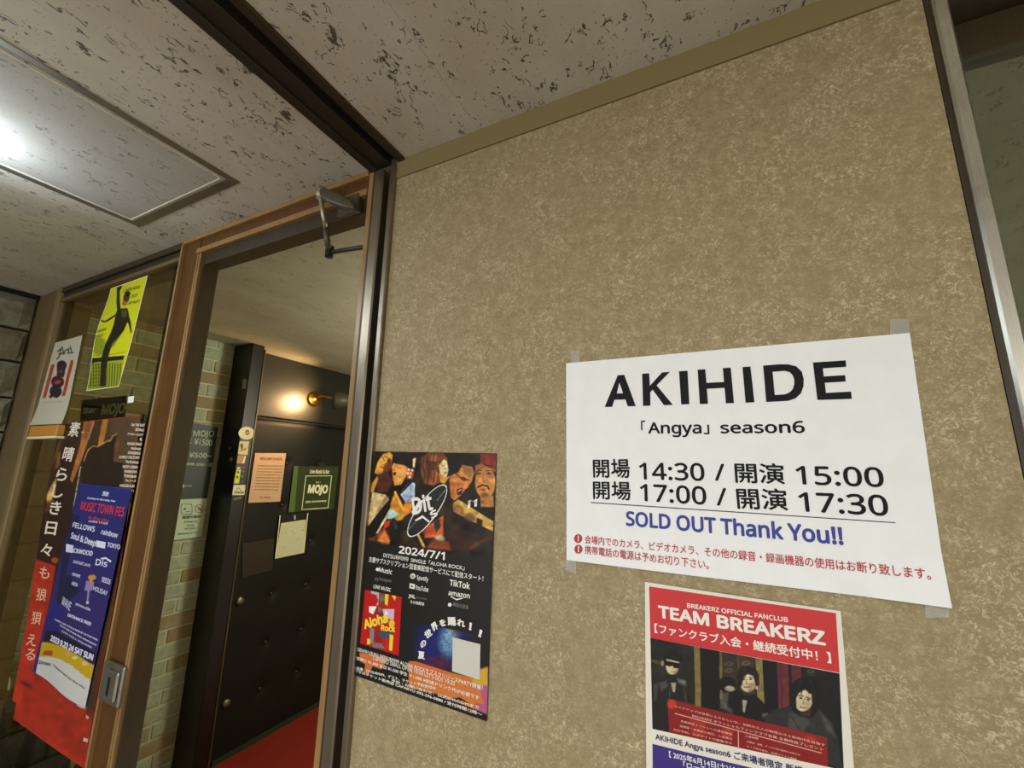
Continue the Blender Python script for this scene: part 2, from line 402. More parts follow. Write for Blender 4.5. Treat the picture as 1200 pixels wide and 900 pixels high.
class Canvas:
    def __init__(s, X, Y, w, h): s.X, s.Y, s.w, s.h = X, Y, w, h; s.img = np.zeros((len(X), 3)); s.rs = np.random.default_rng(5); s.sk = 1
    def fill(s, c): s.img[:] = c; return s
    def zoom(s, ox, oy, k):
        if not hasattr(s, 'X0'): s.X0, s.Y0 = s.X, s.Y
        s.X = (s.X0-ox)*k; s.Y = (s.Y0-oy)*k; return s
    def _mix(s, a, c): s.img += a[:,None]*(np.asarray(c, float)-s.img); return s
    def ell(s, cx, cy, rx, ry, c, rot=0, soft=.8, al=1):
        t = math.radians(rot); x = s.X-cx; y = s.Y-cy; a = x*math.cos(t)+y*math.sin(t); b = -x*math.sin(t)+y*math.cos(t)
        d = (1-np.sqrt((a/rx)**2+(b/ry)**2))*min(rx, ry)
        return s._mix(np.clip(d/(soft*s.sk)+.5, 0, 1)*al, c)
    def poly(s, pts, c, soft=.7, al=1):
        P = np.array(pts, float); n = len(P); ins = np.zeros(len(s.X), bool); dm = np.full(len(s.X), 1e9)
        for i in range(n):
            x0,y0 = P[i]; x1,y1 = P[(i+1)%n]
            cond = ((y0 > s.Y) != (y1 > s.Y))
            xi = (x1-x0)*(s.Y-y0)/((y1-y0) if y1 != y0 else 1e-9)+x0
            ins ^= cond & (s.X < xi)
            L = (x1-x0)**2+(y1-y0)**2+1e-9; t = np.clip(((s.X-x0)*(x1-x0)+(s.Y-y0)*(y1-y0))/L, 0, 1)
            dm = np.minimum(dm, np.hypot(s.X-x0-t*(x1-x0), s.Y-y0-t*(y1-y0)))
        sd = np.where(ins, dm, -dm); return s._mix(np.clip(sd/(soft*s.sk)+.5, 0, 1)*al, c)
    def line(s, pts, wd, c, soft=.6, al=1):
        dm = np.full(len(s.X), 1e9)
        for (x0,y0),(x1,y1) in zip(pts[:-1], pts[1:]):
            L = (x1-x0)**2+(y1-y0)**2+1e-9; t = np.clip(((s.X-x0)*(x1-x0)+(s.Y-y0)*(y1-y0))/L, 0, 1)
            dm = np.minimum(dm, np.hypot(s.X-x0-t*(x1-x0), s.Y-y0-t*(y1-y0)))
        return s._mix(np.clip((wd/2-dm)/soft+.5, 0, 1)*al, c)
    def grad(s, p0, p1, c0, c1, al=1):
        t = np.clip(((s.X-p0[0])*(p1[0]-p0[0])+(s.Y-p0[1])*(p1[1]-p0[1]))/((p1[0]-p0[0])**2+(p1[1]-p0[1])**2), 0, 1)[:,None]
        s.img += al*(np.array(c0)*(1-t)+np.array(c1)*t-s.img); return s
    def mottle(s, cell, amp, c=None, thr=0, box=None):
        """soft blotches of about cell px"""
        gx = ((s.X-s.X.min())/cell); gy = ((s.Y-s.Y.min())/cell)
        G = s.rs.standard_normal((int(gy.max())+3, int(gx.max())+3)); ix = gx.astype(int); iy = gy.astype(int); fx = gx-ix; fy = gy-iy
        fx = fx*fx*(3-2*fx); fy = fy*fy*(3-2*fy)
        v = G[iy,ix]*(1-fx)*(1-fy)+G[iy,ix+1]*fx*(1-fy)+G[iy+1,ix]*(1-fx)*fy+G[iy+1,ix+1]*fx*fy
        m = np.ones(len(v)) if box is None else ((s.X>box[0])&(s.X<box[2])&(s.Y>box[1])&(s.Y<box[3])).astype(float)
        if c is None: s.img *= (1+amp*v*m)[:,None]
        else: s._mix(np.clip((v-thr)*2, 0, 1)*amp*m, c)
        return s

_gc = {}
try:      # the text face that ships with Blender itself; the built-in one if it is not there
    import os
    FONT = bpy.data.fonts.load(os.path.join(bpy.utils.system_resource('DATAFILES'), 'fonts', 'NotoSansMath-Regular.woff2'))
except Exception:
    FONT = None
CJK = re.compile('[\u3000-\u9fff\uff00-\uffef]')
def glyphs(st, bold=0.0):
    k = (st, bold)
    if k in _gc: return _gc[k]
    cu = bpy.data.curves.new('t', 'FONT'); cu.body = st; cu.size = 1; cu.offset = bold; cu.resolution_u = 3; cu.fill_mode = 'FRONT'
    use = FONT is not None and re.fullmatch(r"[A-Za-z0-9 :/.,&'()!+-]+", st) is not None
    kf = .480/.727 if use else .682/.727
    if use: cu.font = FONT
    cu.offset = 0
    o = bpy.data.objects.new('t', cu); COL.objects.link(o)
    dg = bpy.context.evaluated_depsgraph_get(); me = o.evaluated_get(dg).to_mesh()
    n = len(me.vertices); co = np.zeros(n*3); me.vertices.foreach_get('co', co); V = co.reshape(-1, 3)[:, :2].copy()
    F = [tuple(p.vertices) for p in me.polygons]
    # drop reversed duplicates, face the reader
    o.evaluated_get(dg).to_mesh_clear(); bpy.data.objects.remove(o); bpy.data.curves.remove(cu)
    if n == 0: V = np.zeros((3,2)); V[1,0] = 1; F = [(0,1,2)]
    lay = np.zeros(len(V))
    if bold:      # heavier strokes: the glyph repeated a hair to each side
        q = bold*kf; sh = [(q,0),(-q,0),(0,q),(0,-q)] + ([(q*.7,q*.7),(-q*.7,q*.7),(q*.7,-q*.7),(-q*.7,-q*.7)] if bold > .03 else [])
        n0 = len(V); V = np.vstack([V+np.array(d) for d in sh]); F = [tuple(i+k_*n0 for i in f) for k_ in range(len(sh)) for f in F]; lay = np.repeat(np.arange(len(sh)), n0).astype(float)
    cjk = bool(CJK.search(st))
    r = (V, F, V[:,0].min(), V[:,0].max(), (.878 if cjk else .48 if use else .682)+2*bold*kf, (.08 if cjk else 0)+bold*kf, lay)
    _gc[k] = r; return r

# =================================================================== STRUCTURE
XL, XR = -.6003, .2829           # edges of the papered wall
RX0, RX1 = -.675, -.6003        # shutter rail
BX = -2.49                     # brick / stone side wall
PX0, PX1 = -1.437, -1.325      # post between door and sidelight
DX1 = -.681                    # right jamb of the door opening

wl = struct(box('wall_front', (XL, XR, 0, .10, FZ, ZC+.1), M_wallpaper))
shadow_strip = struct(box('shadow_strip_1', (XL, XR, -.0035, 0, .607, ZC), flat((132, 118, 76), .7, name='olive_shadow_strip', bump=.15)))  # olive colour paints in the shadow band under the ceiling
shadow_strip['label'] = 'plain olive strip along the top of the papered wall'

# ceiling: boards with hairline joints, as parts
ceil = struct(box('ceiling', (-2.9, 3.2, -3.2, 3.2, ZC+.03, ZC+.08), M_ceil))
def panel(x0, x1, y0, y1, m=None, z=ZC, nm='ceiling_panel', t=.028):
    g = .00018; return box(nm, (x0+g, x1-g, y0+g, y1-g, z, z+t), m or M_ceil, ceil)
HX0, HX1, HY = -1.450, -1.018, -.127
# lobby, left of the shutter slot
for x0, x1 in ((-2.52, -1.542), (-1.542, RX0)):
    for y0, y1 in ((-.91, 0), (-1.82, -.91), (-3.2, -1.82)): panel(x0, x1, y0, y1, M_ceil_soft if x0 < -2 else None)
# lobby, right of the slot
for x0, x1 in ((RX1+.012, -.390), (-.390, .513), (.513, 1.42), (1.42, 2.9)):
    for y0, y1 in ((-.91, 0), (-1.82, -.91), (-3.2, -1.82)): panel(x0, x1, y0, y1)
# access hatch in the lobby ceiling
hat = empty('ceiling_hatch', ((HX0+HX1)/2, HY-.24, ZC))
tag(hat, 'square access hatch with thin aluminium edge set in the lobby ceiling', 'hatch')
box('hatch_board', (HX0+.010, HX1-.012, HY-.46, HY-.012, ZC-.0015, ZC+.02), M_hatch, hat, bev=.001)
hf = MB()
for b in ((HX0-.020, HX0, HY-.50, HY+.022), (HX1, HX1+.020, HY-.50, HY+.022), (HX0, HX1, HY, HY+.022)): hf.box(*b, ZC-.0015, ZC+.02, bev=.0008)
hf.build('outer_frame', metal_material('dull_aluminium', (150, 142, 126), .5), hat)
hf = MB()
for b in ((HX0+.0055, HX0+.0085, HY-.46, HY-.006), (HX1-.0095, HX1-.0065, HY-.46, HY-.006), (HX0+.006, HX1-.007, HY-.010, HY-.007)): hf.box(*b, ZC-.003, ZC+.02)
hf.build('inner_edge', flat((222, 218, 206), .3, name='white_edge'), hat)

# rolling-shutter slot in the ceiling, and its guide rail on the wall
slot = empty('shutter_slot', (-.645, -1.5, ZC)); tag(slot, 'long dark shutter slot with bronze lips crossing the ceiling', 'shutter slot')
MB().box(RX0, -.655, -3, -.0, ZC-.010, ZC+.03, bev=.001).build('outer_lip', M_rail_d, slot)
MB().box(-.655, -.620, -3, -.0, ZC-.004, ZC+.03, bev=.001).build('inner_lip', M_rail_d, slot)
MB().box(-.620, -.598, -3, 0, ZC+.012, ZC+.029).build('slot_gap', M_black_gap, slot)
MB().box(-.597, -.579, -3, -.0, ZC-.006, ZC+.03, bev=.001).build('right_lip', M_wood_d, slot)
rail = empty('shutter_rail', (-.64, 0, FZ)); tag(rail, 'tall bronze metal shutter guide rail at the left edge of the papered wall', 'guide rail')
MB().box(-.665, -.657, -.006, .06, FZ, ZC-.012, bev=.001).build('outer_flange', M_rail_d, rail)
MB().box(-.657, -.631, -.012, .06, FZ, ZC-.012, bev=.003).build('left_lip', M_rail, rail)
MB().box(-.631, -.614, .03, .06, FZ, ZC-.002).build('channel', M_black_gap, rail)
MB().box(-.614, -.6005, -.010, .06, FZ, ZC-.012, bev=.002).build('right_lip', M_rail, rail)

# door frame (door opening between the rail and the post)
d1 = struct(empty('door_1', ((PX1+DX1)/2, 0, FZ)))
D = .046
# jamb on the right
MB().box(DX1+.002, -.6655, -.006, .0, FZ, ZC-.0006, bev=.001).build('jamb_bead', M_wood_lit, d1)
MB().box(DX1, -.6655, .0, D, FZ, ZC-.0006).build('jamb', M_wood, d1)
# head
MB().box(PX0, DX1, -.008, D, ZC-.014, ZC-.0006, bev=.0012).build('head_bead', M_wood_lit, d1)
MB().box(PX1-.05, DX1, .002, D, ZC-.046, ZC-.014).build('head_board', M_wood, d1)
MB().box(PX1-.028, DX1, -.008, D, ZC-.062, ZC-.046, bev=.0015).build('head_bead', M_wood_lit, d1)
MB().box(PX1, DX1, .004, D, ZC-.098, ZC-.062).build('lintel', M_wood_d, d1)
# interior lining right of the opening stands back in the room
post = empty('frame_post', ((PX0+PX1)/2, 0, FZ)); tag(post, 'tall brown frame post between doorway and glazed sidelight', 'post')
MB().box(PX0, PX0+.008, -.010, D-.03, FZ, ZC-.014, bev=.0015).build('edge_bead', M_wood_lit, post)
MB().box(PX0+.008, PX1-.026, .0, D, FZ, ZC-.014).build('post_face', M_wood, post)
MB().box(PX1-.026, PX1-.019, -.004, D-.02, FZ, ZC-.062, bev=.001).build('bead', M_wood_lit, post)
MB().box(PX1-.015, PX1-.007, -.004, D-.02, FZ, ZC-.062, bev=.001).build('bead', M_wood_lit, post)
MB().box(PX1-.026, PX1, .004, D, FZ, ZC-.062).build('reveal', M_wood_d, post)
# strike plate of the lock
st = empty('strike_plate', (-1.380, -.012, -.55)); tag(st, 'small grey metal lock keep with a slot screwed to the brown frame post', 'lock keep')
MB().box(-1.428, -1.332, -.013, -.002, -.597, -.508, bev=.003).build('plate', M_zinc, st)
MB().box(-1.408, -1.342, -.019, -.011, -.586, -.520, bev=.004).build('raised_box', M_zinc, st)
MB().box(-1.379, -1.371, -.0205, -.0175, -.574, -.534).build('slot', M_black_gap, st)

# glazed sidelight between the post and the stone wall
win = struct(empty('window_1', (-1.95, 0, FZ)))
LX0, LX1 = -2.400, -2.285
MB().box(LX1, PX0, -.004, .07, ZC-.022, ZC-.0006, bev=.002).build('head_rail', M_wood_d, win)
MB().box(LX1, PX0, .004, .07, ZC-.046, ZC-.022, bev=.002).build('head_rail', M_rail_d, win)
MB().box(LX1, PX0, -.002, .07, ZC-.060, ZC-.046, bev=.002).build('head_rail', M_side, win)
MB().box(-1.525, PX0, .022, .075, FZ, ZC-.060).build('stile', M_slate, win)
MB().box(PX0-.010, PX0-.001, -.001, .022, FZ, ZC-.060).build('gasket', flat((150, 144, 116), .5, name='gasket'), win)
MB().box(LX1, -1.441, .022, .07, FZ, FZ+.12).build('bottom_rail', M_wood_d, win)
MB().box(LX1-.002, -1.441, .010, .016, FZ+.1, ZC-.05).build('pane', M_glass, win)
lp = struct(empty('trim_2', (-2.40, 0, FZ)))
MB().box(LX0-.125, LX0+.074, -.002, .06, FZ, ZC, bev=.001).build('frame_face', M_side, lp)
MB().box(LX0+.074, LX0+.082, .008, .06, FZ, ZC).build('groove', M_wood_d, lp)
MB().box(LX0+.082, LX1, -.006, .06, FZ, ZC, bev=.002).build('bead', M_side_l, lp)
MB().box(LX1, LX1+.06, .022, .075, FZ, ZC-.06).build('reveal', M_side, lp)

# rough stone side wall of the lobby, in courses of big blocks
sw = struct(box('wall_left', (BX-.25, BX-.035, -3.2, -.002, FZ, ZC+.02), M_mortar_d))
def blob_block(x, y0, y1, z0, z1, seed, depth, amp, nu, nv, name, mat, parent, r=.012):
    rg = np.random.default_rng(seed); u = np.linspace(0,1,nu+1); v = np.linspace(0,1,nv+1); Uu, Vv = np.meshgrid(u, v)
    e = np.minimum(np.minimum(Uu, 1-Uu)*(y1-y0), np.minimum(Vv, 1-Vv)*(z1-z0)); prof = -r*np.clip(1-e/r, 0, 1)**2
    prof = prof + amp*rg.uniform(-1, 1, prof.shape)*(e > 1e-6)
    P = np.stack([x+prof, y0+Uu*(y1-y0), z0+Vv*(z1-z0)], -1).reshape(-1, 3); W = nu+1; F = []
    for j in range(nv):
        for i in range(nu): a = j*W+i; F.append((a, a+1, a+W+1, a+W))
    B = P.copy(); B[:,0] = x-depth; O = len(P)
    ring = [i for i in range(W)] + [j*W+nu for j in range(1, nv+1)] + [nv*W+i for i in range(nu-1, -1, -1)] + [j*W for j in range(nv-1, 0, -1)]
    VV = np.vstack([P, B[ring]]); n = len(ring)
    for k in range(n): F.append((ring[k], O+k, O+(k+1)%n, ring[(k+1)%n]))
    return obj(name, VV, F, mat, parent)
zc = [.642, .497, .366, .221, .086, -.062]
while zc[-1] > FZ: zc.append(zc[-1]-.1405)
for k in range(len(zc)-1):
    y = -.004; first = (.16 if k % 2 else .30) + random.uniform(-.02, .02)
    for q in range(5):
        L = first if q == 0 else random.uniform(.28, .40)
        blob_block(BX+random.uniform(-.008, .006), y-L+.006, y-.003, zc[k+1]+.005, zc[k]-.005, k*9+q, .05, .0025, 8, 4, 'stone_block', M_stone, sw, .014); y -= L
struct(box('trim_3', (BX-.06, BX-.005, -3.2, -.004, ZC-.018, ZC-.0006), M_black_gap))

# brick wall of the room behind
bw = struct(box('wall_inner_left', (BX-.15, BX-.006, -.002, 2.9, FZ, ZC+.02), M_mortar))
BM = {}
def brick_mesh(L, v):
    k = (round(L, 3), v)
    if k not in BM:
        m = MB().box(-.012, 0, -L/2, L/2, -.0295, .0295, bev=.0028)
        me = bpy.data.meshes.new('brick'); me.from_pydata(m.V, [], m.F); me.update(); me.materials.append(M_brick); BM[k] = me
    return BM[k]
CH = .0680; z = ZC-.035+.028; row = 0
base_off = Vector((0,0,0)) - wloc(bw)
while z-.03 > FZ+.02:
    y = .012 - (.115 if row % 2 else 0) - (.02 if row % 3 == 1 else 0)
    while y < .90:
        L = .222; ya, yb = max(y, .012), min(y+L, .90)
        if yb-ya > .03:
            o = bpy.data.objects.new('brick', brick_mesh(yb-ya, 0)); COL.objects.link(o); o.parent = bw
            o.location = Vector((BX+random.uniform(-.001, .0012), (ya+yb)/2, z)) + base_off
        y += L+.009
    z -= CH; row += 1

# room behind: floor, ceiling boards, far and side walls
struct(box('floor', (-2.7, 3.2, -3.2, .02, FZ-.06, FZ), M_lobbyfloor))
struct(box('trim_4', (-2.6, -.60, .02, 3.0, FZ-.05, FZ+.004), M_carpet))['label'] = 'red carpet of the inner room'
for x0, x1 in ((BX, -1.975), (-1.975, -1.113), (-1.113, -.3)):
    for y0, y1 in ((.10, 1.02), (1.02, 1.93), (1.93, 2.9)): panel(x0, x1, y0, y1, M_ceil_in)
panel(BX, XL-.003, .0755, .0995, M_ceil_in)
struct(box('wall_inner_back', (-2.65, -.30, 2.85, 2.95, FZ, ZC+.03), M_plain))
struct(box('wall_inner_right', (-.33, -.27, .101, 2.85, FZ, ZC+.03), M_plain))

# =================================================================== black padded door and its frame
PF, PS = .795, -2.325       # front face plane and side face plane of the black post
yA = on(280, 640, 0, PS)[1]
bp_ = empty('door_frame_post', (-2.42, .83, FZ)); tag(bp_, 'black boxed frame post between the brick wall and the padded door', 'post')
MB().box(BX-.004, PS, PF, yA-.006, FZ, ZC-.001, bev=.003).build('post_body', M_blackwood, bp_)
MB().box(PS-.03, PS+.003, yA-.006, yA+.002, FZ, ZC-.02, bev=.001).build('edge_strip', flat((96, 88, 66), .35, metal=.6, name='worn_edge'), bp_)
d2 = struct(empty('door_2', (-2.46, 1.4, FZ)))
DZ = .254; DP = -2.465
struct(box('wall_over_door', (BX, DP, .93, 2.85, DZ+.012, ZC), M_vinyl_hi, bev=.004))
struct(box('trim_5', (BX, DP-.012, .93, 2.85, DZ-.002, DZ+.012), M_black_gap))
leaf = tag(empty('padded_door', (-2.48, 1.40, FZ)), 'black quilted padded door with covered buttons beyond the doorway', 'door')
def pad_face():
    ny, nz = 110, 150; y = np.linspace(.935, 2.0, ny+1); zz = np.linspace(FZ+.02, DZ-.003, nz+1); Y, Z = np.meshgrid(y, zz)
    X = np.full(Y.shape, DP); e = np.minimum(DZ-.003-Z, .03); X -= .016*np.clip(1-e/.03, 0, 1)**2
    for (ty, tz) in tufts: X -= .013*np.exp(-((Y-ty)**2+(Z-tz)**2)/(2*.016**2)) + .006*np.exp(-((Y-ty)**2+(Z-tz)**2)/(2*.06**2))
    P = np.stack([X, Y, Z], -1).reshape(-1, 3); W = ny+1
    F = [(j*W+i, j*W+i+1, (j+1)*W+i+1, (j+1)*W+i) for j in range(nz) for i in range(ny)]
    B = P.copy(); B[:,0] = BX+.004; O = len(P)
    ring = list(range(W)) + [j*W+ny for j in range(1, nz+1)] + [nz*W+i for i in range(ny-1, -1, -1)] + [j*W for j in range(nz-1, 0, -1)]
    n = len(ring); F += [(ring[k], O+k, O+(k+1)%n, ring[(k+1)%n]) for k in range(n)]
    return np.vstack([P, B[ring]]), F
tufts = [(yy, zz) for yy in (1.208, 1.447, 1.685, 1.92) for zz in (-.010, -.264, -.507, -.775, -1.040, -1.285)]
V, F = pad_face(); obj('padded_panel', V, F, M_vinyl, leaf, smooth=True)
for ty, tz in tufts[:12]:
    MB().tube([(DP-.020, ty, tz), (DP-.012, ty, tz), (DP-.0085, ty, tz)], [.013, .012, .006], 14).build('button', M_vinyl_hi, leaf, smooth=True)
for z0 in (-.763, -1.268):
    MB().tube([(DP-.004, 1.005, z0), (DP+.012, 1.005, z0), (DP+.016, 1.005, z0)], [.022, .020, .010], 18).build('door_stud', M_zinc, leaf, smooth=True)
q = [on(*p, 0, DP+.004) for p in ((284, 637), (322, 631), (319, 668), (284, 677))]
q = [np.array([DP+.004, p[1], p[2]]) for p in q]
MB().add([q[0], q[1], q[2], q[3]]+[p-np.array([.008,0,0]) for p in q], [(3,2,1,0),(4,5,6,7),(0,1,5,4),(1,2,6,5),(2,3,7,6),(3,0,4,7)]).build('push_plate', flat((46, 36, 26), .45, name='brown_plate'), leaf)
struct(box('baseboard_left', (BX, DP+.012, .97, 2.85, FZ+.003, FZ+.028), flat((40, 52, 30), .7, name='green_skirting')))

# =================================================================== THINGS ON THE PAPERED WALL
GW = 1.15          # display value -> ink reflectance for prints on the papered wall
BLACK = flat((14, 14, 17), .6, name='black_ink', spec=.2); RED = flat((176, 40, 48), .5, name='red_ink', gain=1.1); BLUE = flat((38, 44, 140), .5, name='blue_ink', gain=1.1)
def Z(ox, oy, k): return lambda x, y: (ox+x/k, oy+y/k)

def sign_bend(u, v): return .0012 + .0035*np.clip((v-.55)/.45, 0, 1)**2*(.35+.65*np.sin(np.pi*np.clip(u, 0, 1))) + .0016*np.sin(5*u+1)*np.clip(v, 0, 1)*.5 + .006*np.clip((u-.82)/.18, 0, 1)*np.clip((v-.82)/.18, 0, 1)
SG = Sheet('notice_sheet', ((663.9,426), (1065.4,390.7), (1111.2,710.2), (664.8,655.7)), 1, 0, paper_material((238, 239, 236), 1.05), sign_bend, n=(40, 28))
tag(SG.o, 'large white landscape notice reading AKIHIDE with show times and SOLD OUT', 'notice')
c = Z(650,370,4.736); c2 = Z(880,370,4.736); e = Z(650,540,4.736); g_ = Z(880,540,4.736)
def letter(V, F, z_):
    P = SG.lift(np.array([on(*z_(*p), 1, 0) for p in V]), .0006); obj('headline_letter', P, F, BLACK, SG.o)
letter([(280,508),(352,332),(388,330),(452,503),(408,504),(395,466),(334,468),(321,507),(361,372),(381,432),(347,433)], [(0,7,6,10,8,1),(1,8,2),(2,8,9,5,4,3),(10,6,5,9)], c)
letter([(487,324),(526,321),(530,390),(597,317),(641,313),(567,388),(657,496),(608,498),(545,412),(532,426),(533,500),(492,502)], [(0,11,10,9,2,1),(2,9,8,5,4,3),(5,8,7,6)], c)
letter([(691,310),(738,307),(748,492),(703,494)], [(0,3,2,1)], c)
letter([(794,301),(836,299),(843,374),(940,370),(933,293),(977,290),(995,486),(950,488),(943,402),(845,407),(851,490),(806,492)], [(0,11,10,9,2,1),(2,9,8,3),(3,8,7,6,5,4)], c)
letter([(1042,287),(1086,284),(1108,482),(1059,484)], [(0,3,2,1)], c)
dO = [(67,279),(150,272),(205,272),(250,283),(280,312),(291,352),(290,392),(276,432),(246,460),(205,474),(150,477),(84,480)]; dI = [(119,313),(150,311),(186,308),(214,315),(230,332),(239,356),(239,384),(230,410),(212,428),(186,438),(156,440),(131,441)]
letter(dO+dI, [(k_, 12+k_, 12+(k_+1)%12, (k_+1)%12) for k_ in range(12)], c2)
letter([(342,262),(523,250),(526,286),(397,294),(402,339),(520,332),(524,367),(408,374),(414,430),(553,423),(557,463),(367,469)], [(0,11,10,9,8,7,4,3),(0,3,2,1),(4,7,6,5)], c2)
SG.text([('「', c(482,658), c(506,658), 15, .02), ('Angya', c(520,655), c(817,655), 13.2, .026), ('」', c(828,658), c(860,658), 15, .02), ('season6', c(921,654), c2(300,652), 13.2, .026),
         ('開場', e(217,94), e(422,96), 21, .018), ('14:30', e(472,103), e(835,112), 19.5, .018), ('/', e(890,110), e(945,113), 20), ('開演', e(1003,122), g_(190,132), 22.5, .018), ('15:00', g_(252,130), g_(740,147), 21.5, .018),
         ('開場', e(217,212), e(427,220), 20.5, .018), ('17:00', e(476,222), e(845,244), 20, .018), ('/', e(900,247), e(955,252), 21), ('開演', e(1015,266), g_(208,277), 23.5, .018), ('17:30', g_(268,280), g_(765,306), 22.5, .018)], BLACK)
SG.poly([e(204,228), g_(798,340), g_(798,345), e(204,233)], BLACK, name='rule')
SG.text([('SOLD OUT Thank You!!', e(399,358), g_(512,466), 17, .034)], BLUE, label='blue SOLD OUT line')
SG.text([('会場内でのカメラ、ビデオカメラ、その他の録音・録画機器の使用はお断り致します。', e(172,456), g_(990,656), 9.2, .014), ('携帯電話の電源は予めお切り下さい。', e(172,513), e(858,600), 9.4, .014)], RED, label='red small print')
for cc in ((135,430), (137,488)):
    SG.poly([e(cc[0]+23*math.cos(t*math.pi/10), cc[1]+25*math.sin(t*math.pi/10)) for t in range(20)], RED, name='bullet', h=.0005)
    SG.text([('!', e(cc[0]-3, cc[1]+15), e(cc[0]+4, cc[1]+16), 7, .05)], flat((235,235,230), .5), h=.0008)

M_tape = bpy.data.materials.new('clear_tape'); M_tape.use_nodes = True
b_ = M_tape.node_tree.nodes['Principled BSDF']; b_.inputs['Base Color'].default_value = (.62, .60, .52, 1); b_.inputs['Roughness'].default_value = .2; b_.inputs['Alpha'].default_value = .34
def tape(pts, lab, sheet=None):
    P = [on(*p, 1, 0)+np.array([0,-.0012,0]) for p in pts]; B = [p+np.array([0,.0003,0]) for p in P]
    o = obj('tape_strip', P+B, [(3,2,1,0),(4,5,6,7),(0,1,5,4),(1,2,6,5),(2,3,7,6),(3,0,4,7)], M_tape)
    tag(o, lab, 'tape', 'clear tape at the corners of the big notice'); return o
tape([c(90,195), c(142,193), c(138,262), c(94,268)], 'short crumpled clear tape at top left corner of the big notice')
tape([c2(768,20), c2(872,18), c2(880,96), c2(770,106)], 'square clear tape at top right corner of the big notice')
tape([e(66,548), e(122,556), e(120,624), e(62,606)], 'clear tape at bottom left corner of the big notice')
tape([g_(962,795), g_(1094,806), g_(1096,868), g_(966,870)], 'wide clear tape under bottom right corner of the big notice')

# ---- fan club poster
TQ = [on(755.9,681.5,1,0), on(984.7,715.5,1,0)]
dv = np.array([-.0095,0,-.2974])
TM = Sheet('fan_club_poster', (TQ[0], TQ[1], TQ[1]+dv, TQ[0]+dv), 1, 0, paper_material((228, 222, 208), 1.05), lambda u, v: .001+.0012*np.sin(3*u+2*v), n=(20, 26), metric=True)
tag(TM.o, 'portrait poster with red header and photo of three men in black leather', 'poster')
k = Z(740,670,3.911)
TM.poly([k(82,65), k(935,187), k(952,460), k(88,300)], flat((190, 30, 34), .45, gain=GW, name='red_print'), name='red_header', h=.0003)
WHITE = flat((238, 234, 224), .5, name='white_ink')
TM.text([('BREAKERZ OFFICIAL FANCLUB', k(256,161), k(717,228), 5.2, .03), ('TEAM BREAKERZ', k(124,207), k(890,336), 14.5, .045), ('【ファンクラブ入会・継続受付中！】', k(108,276), k(915,417), 10.5, .022)], WHITE, label='white header lettering')
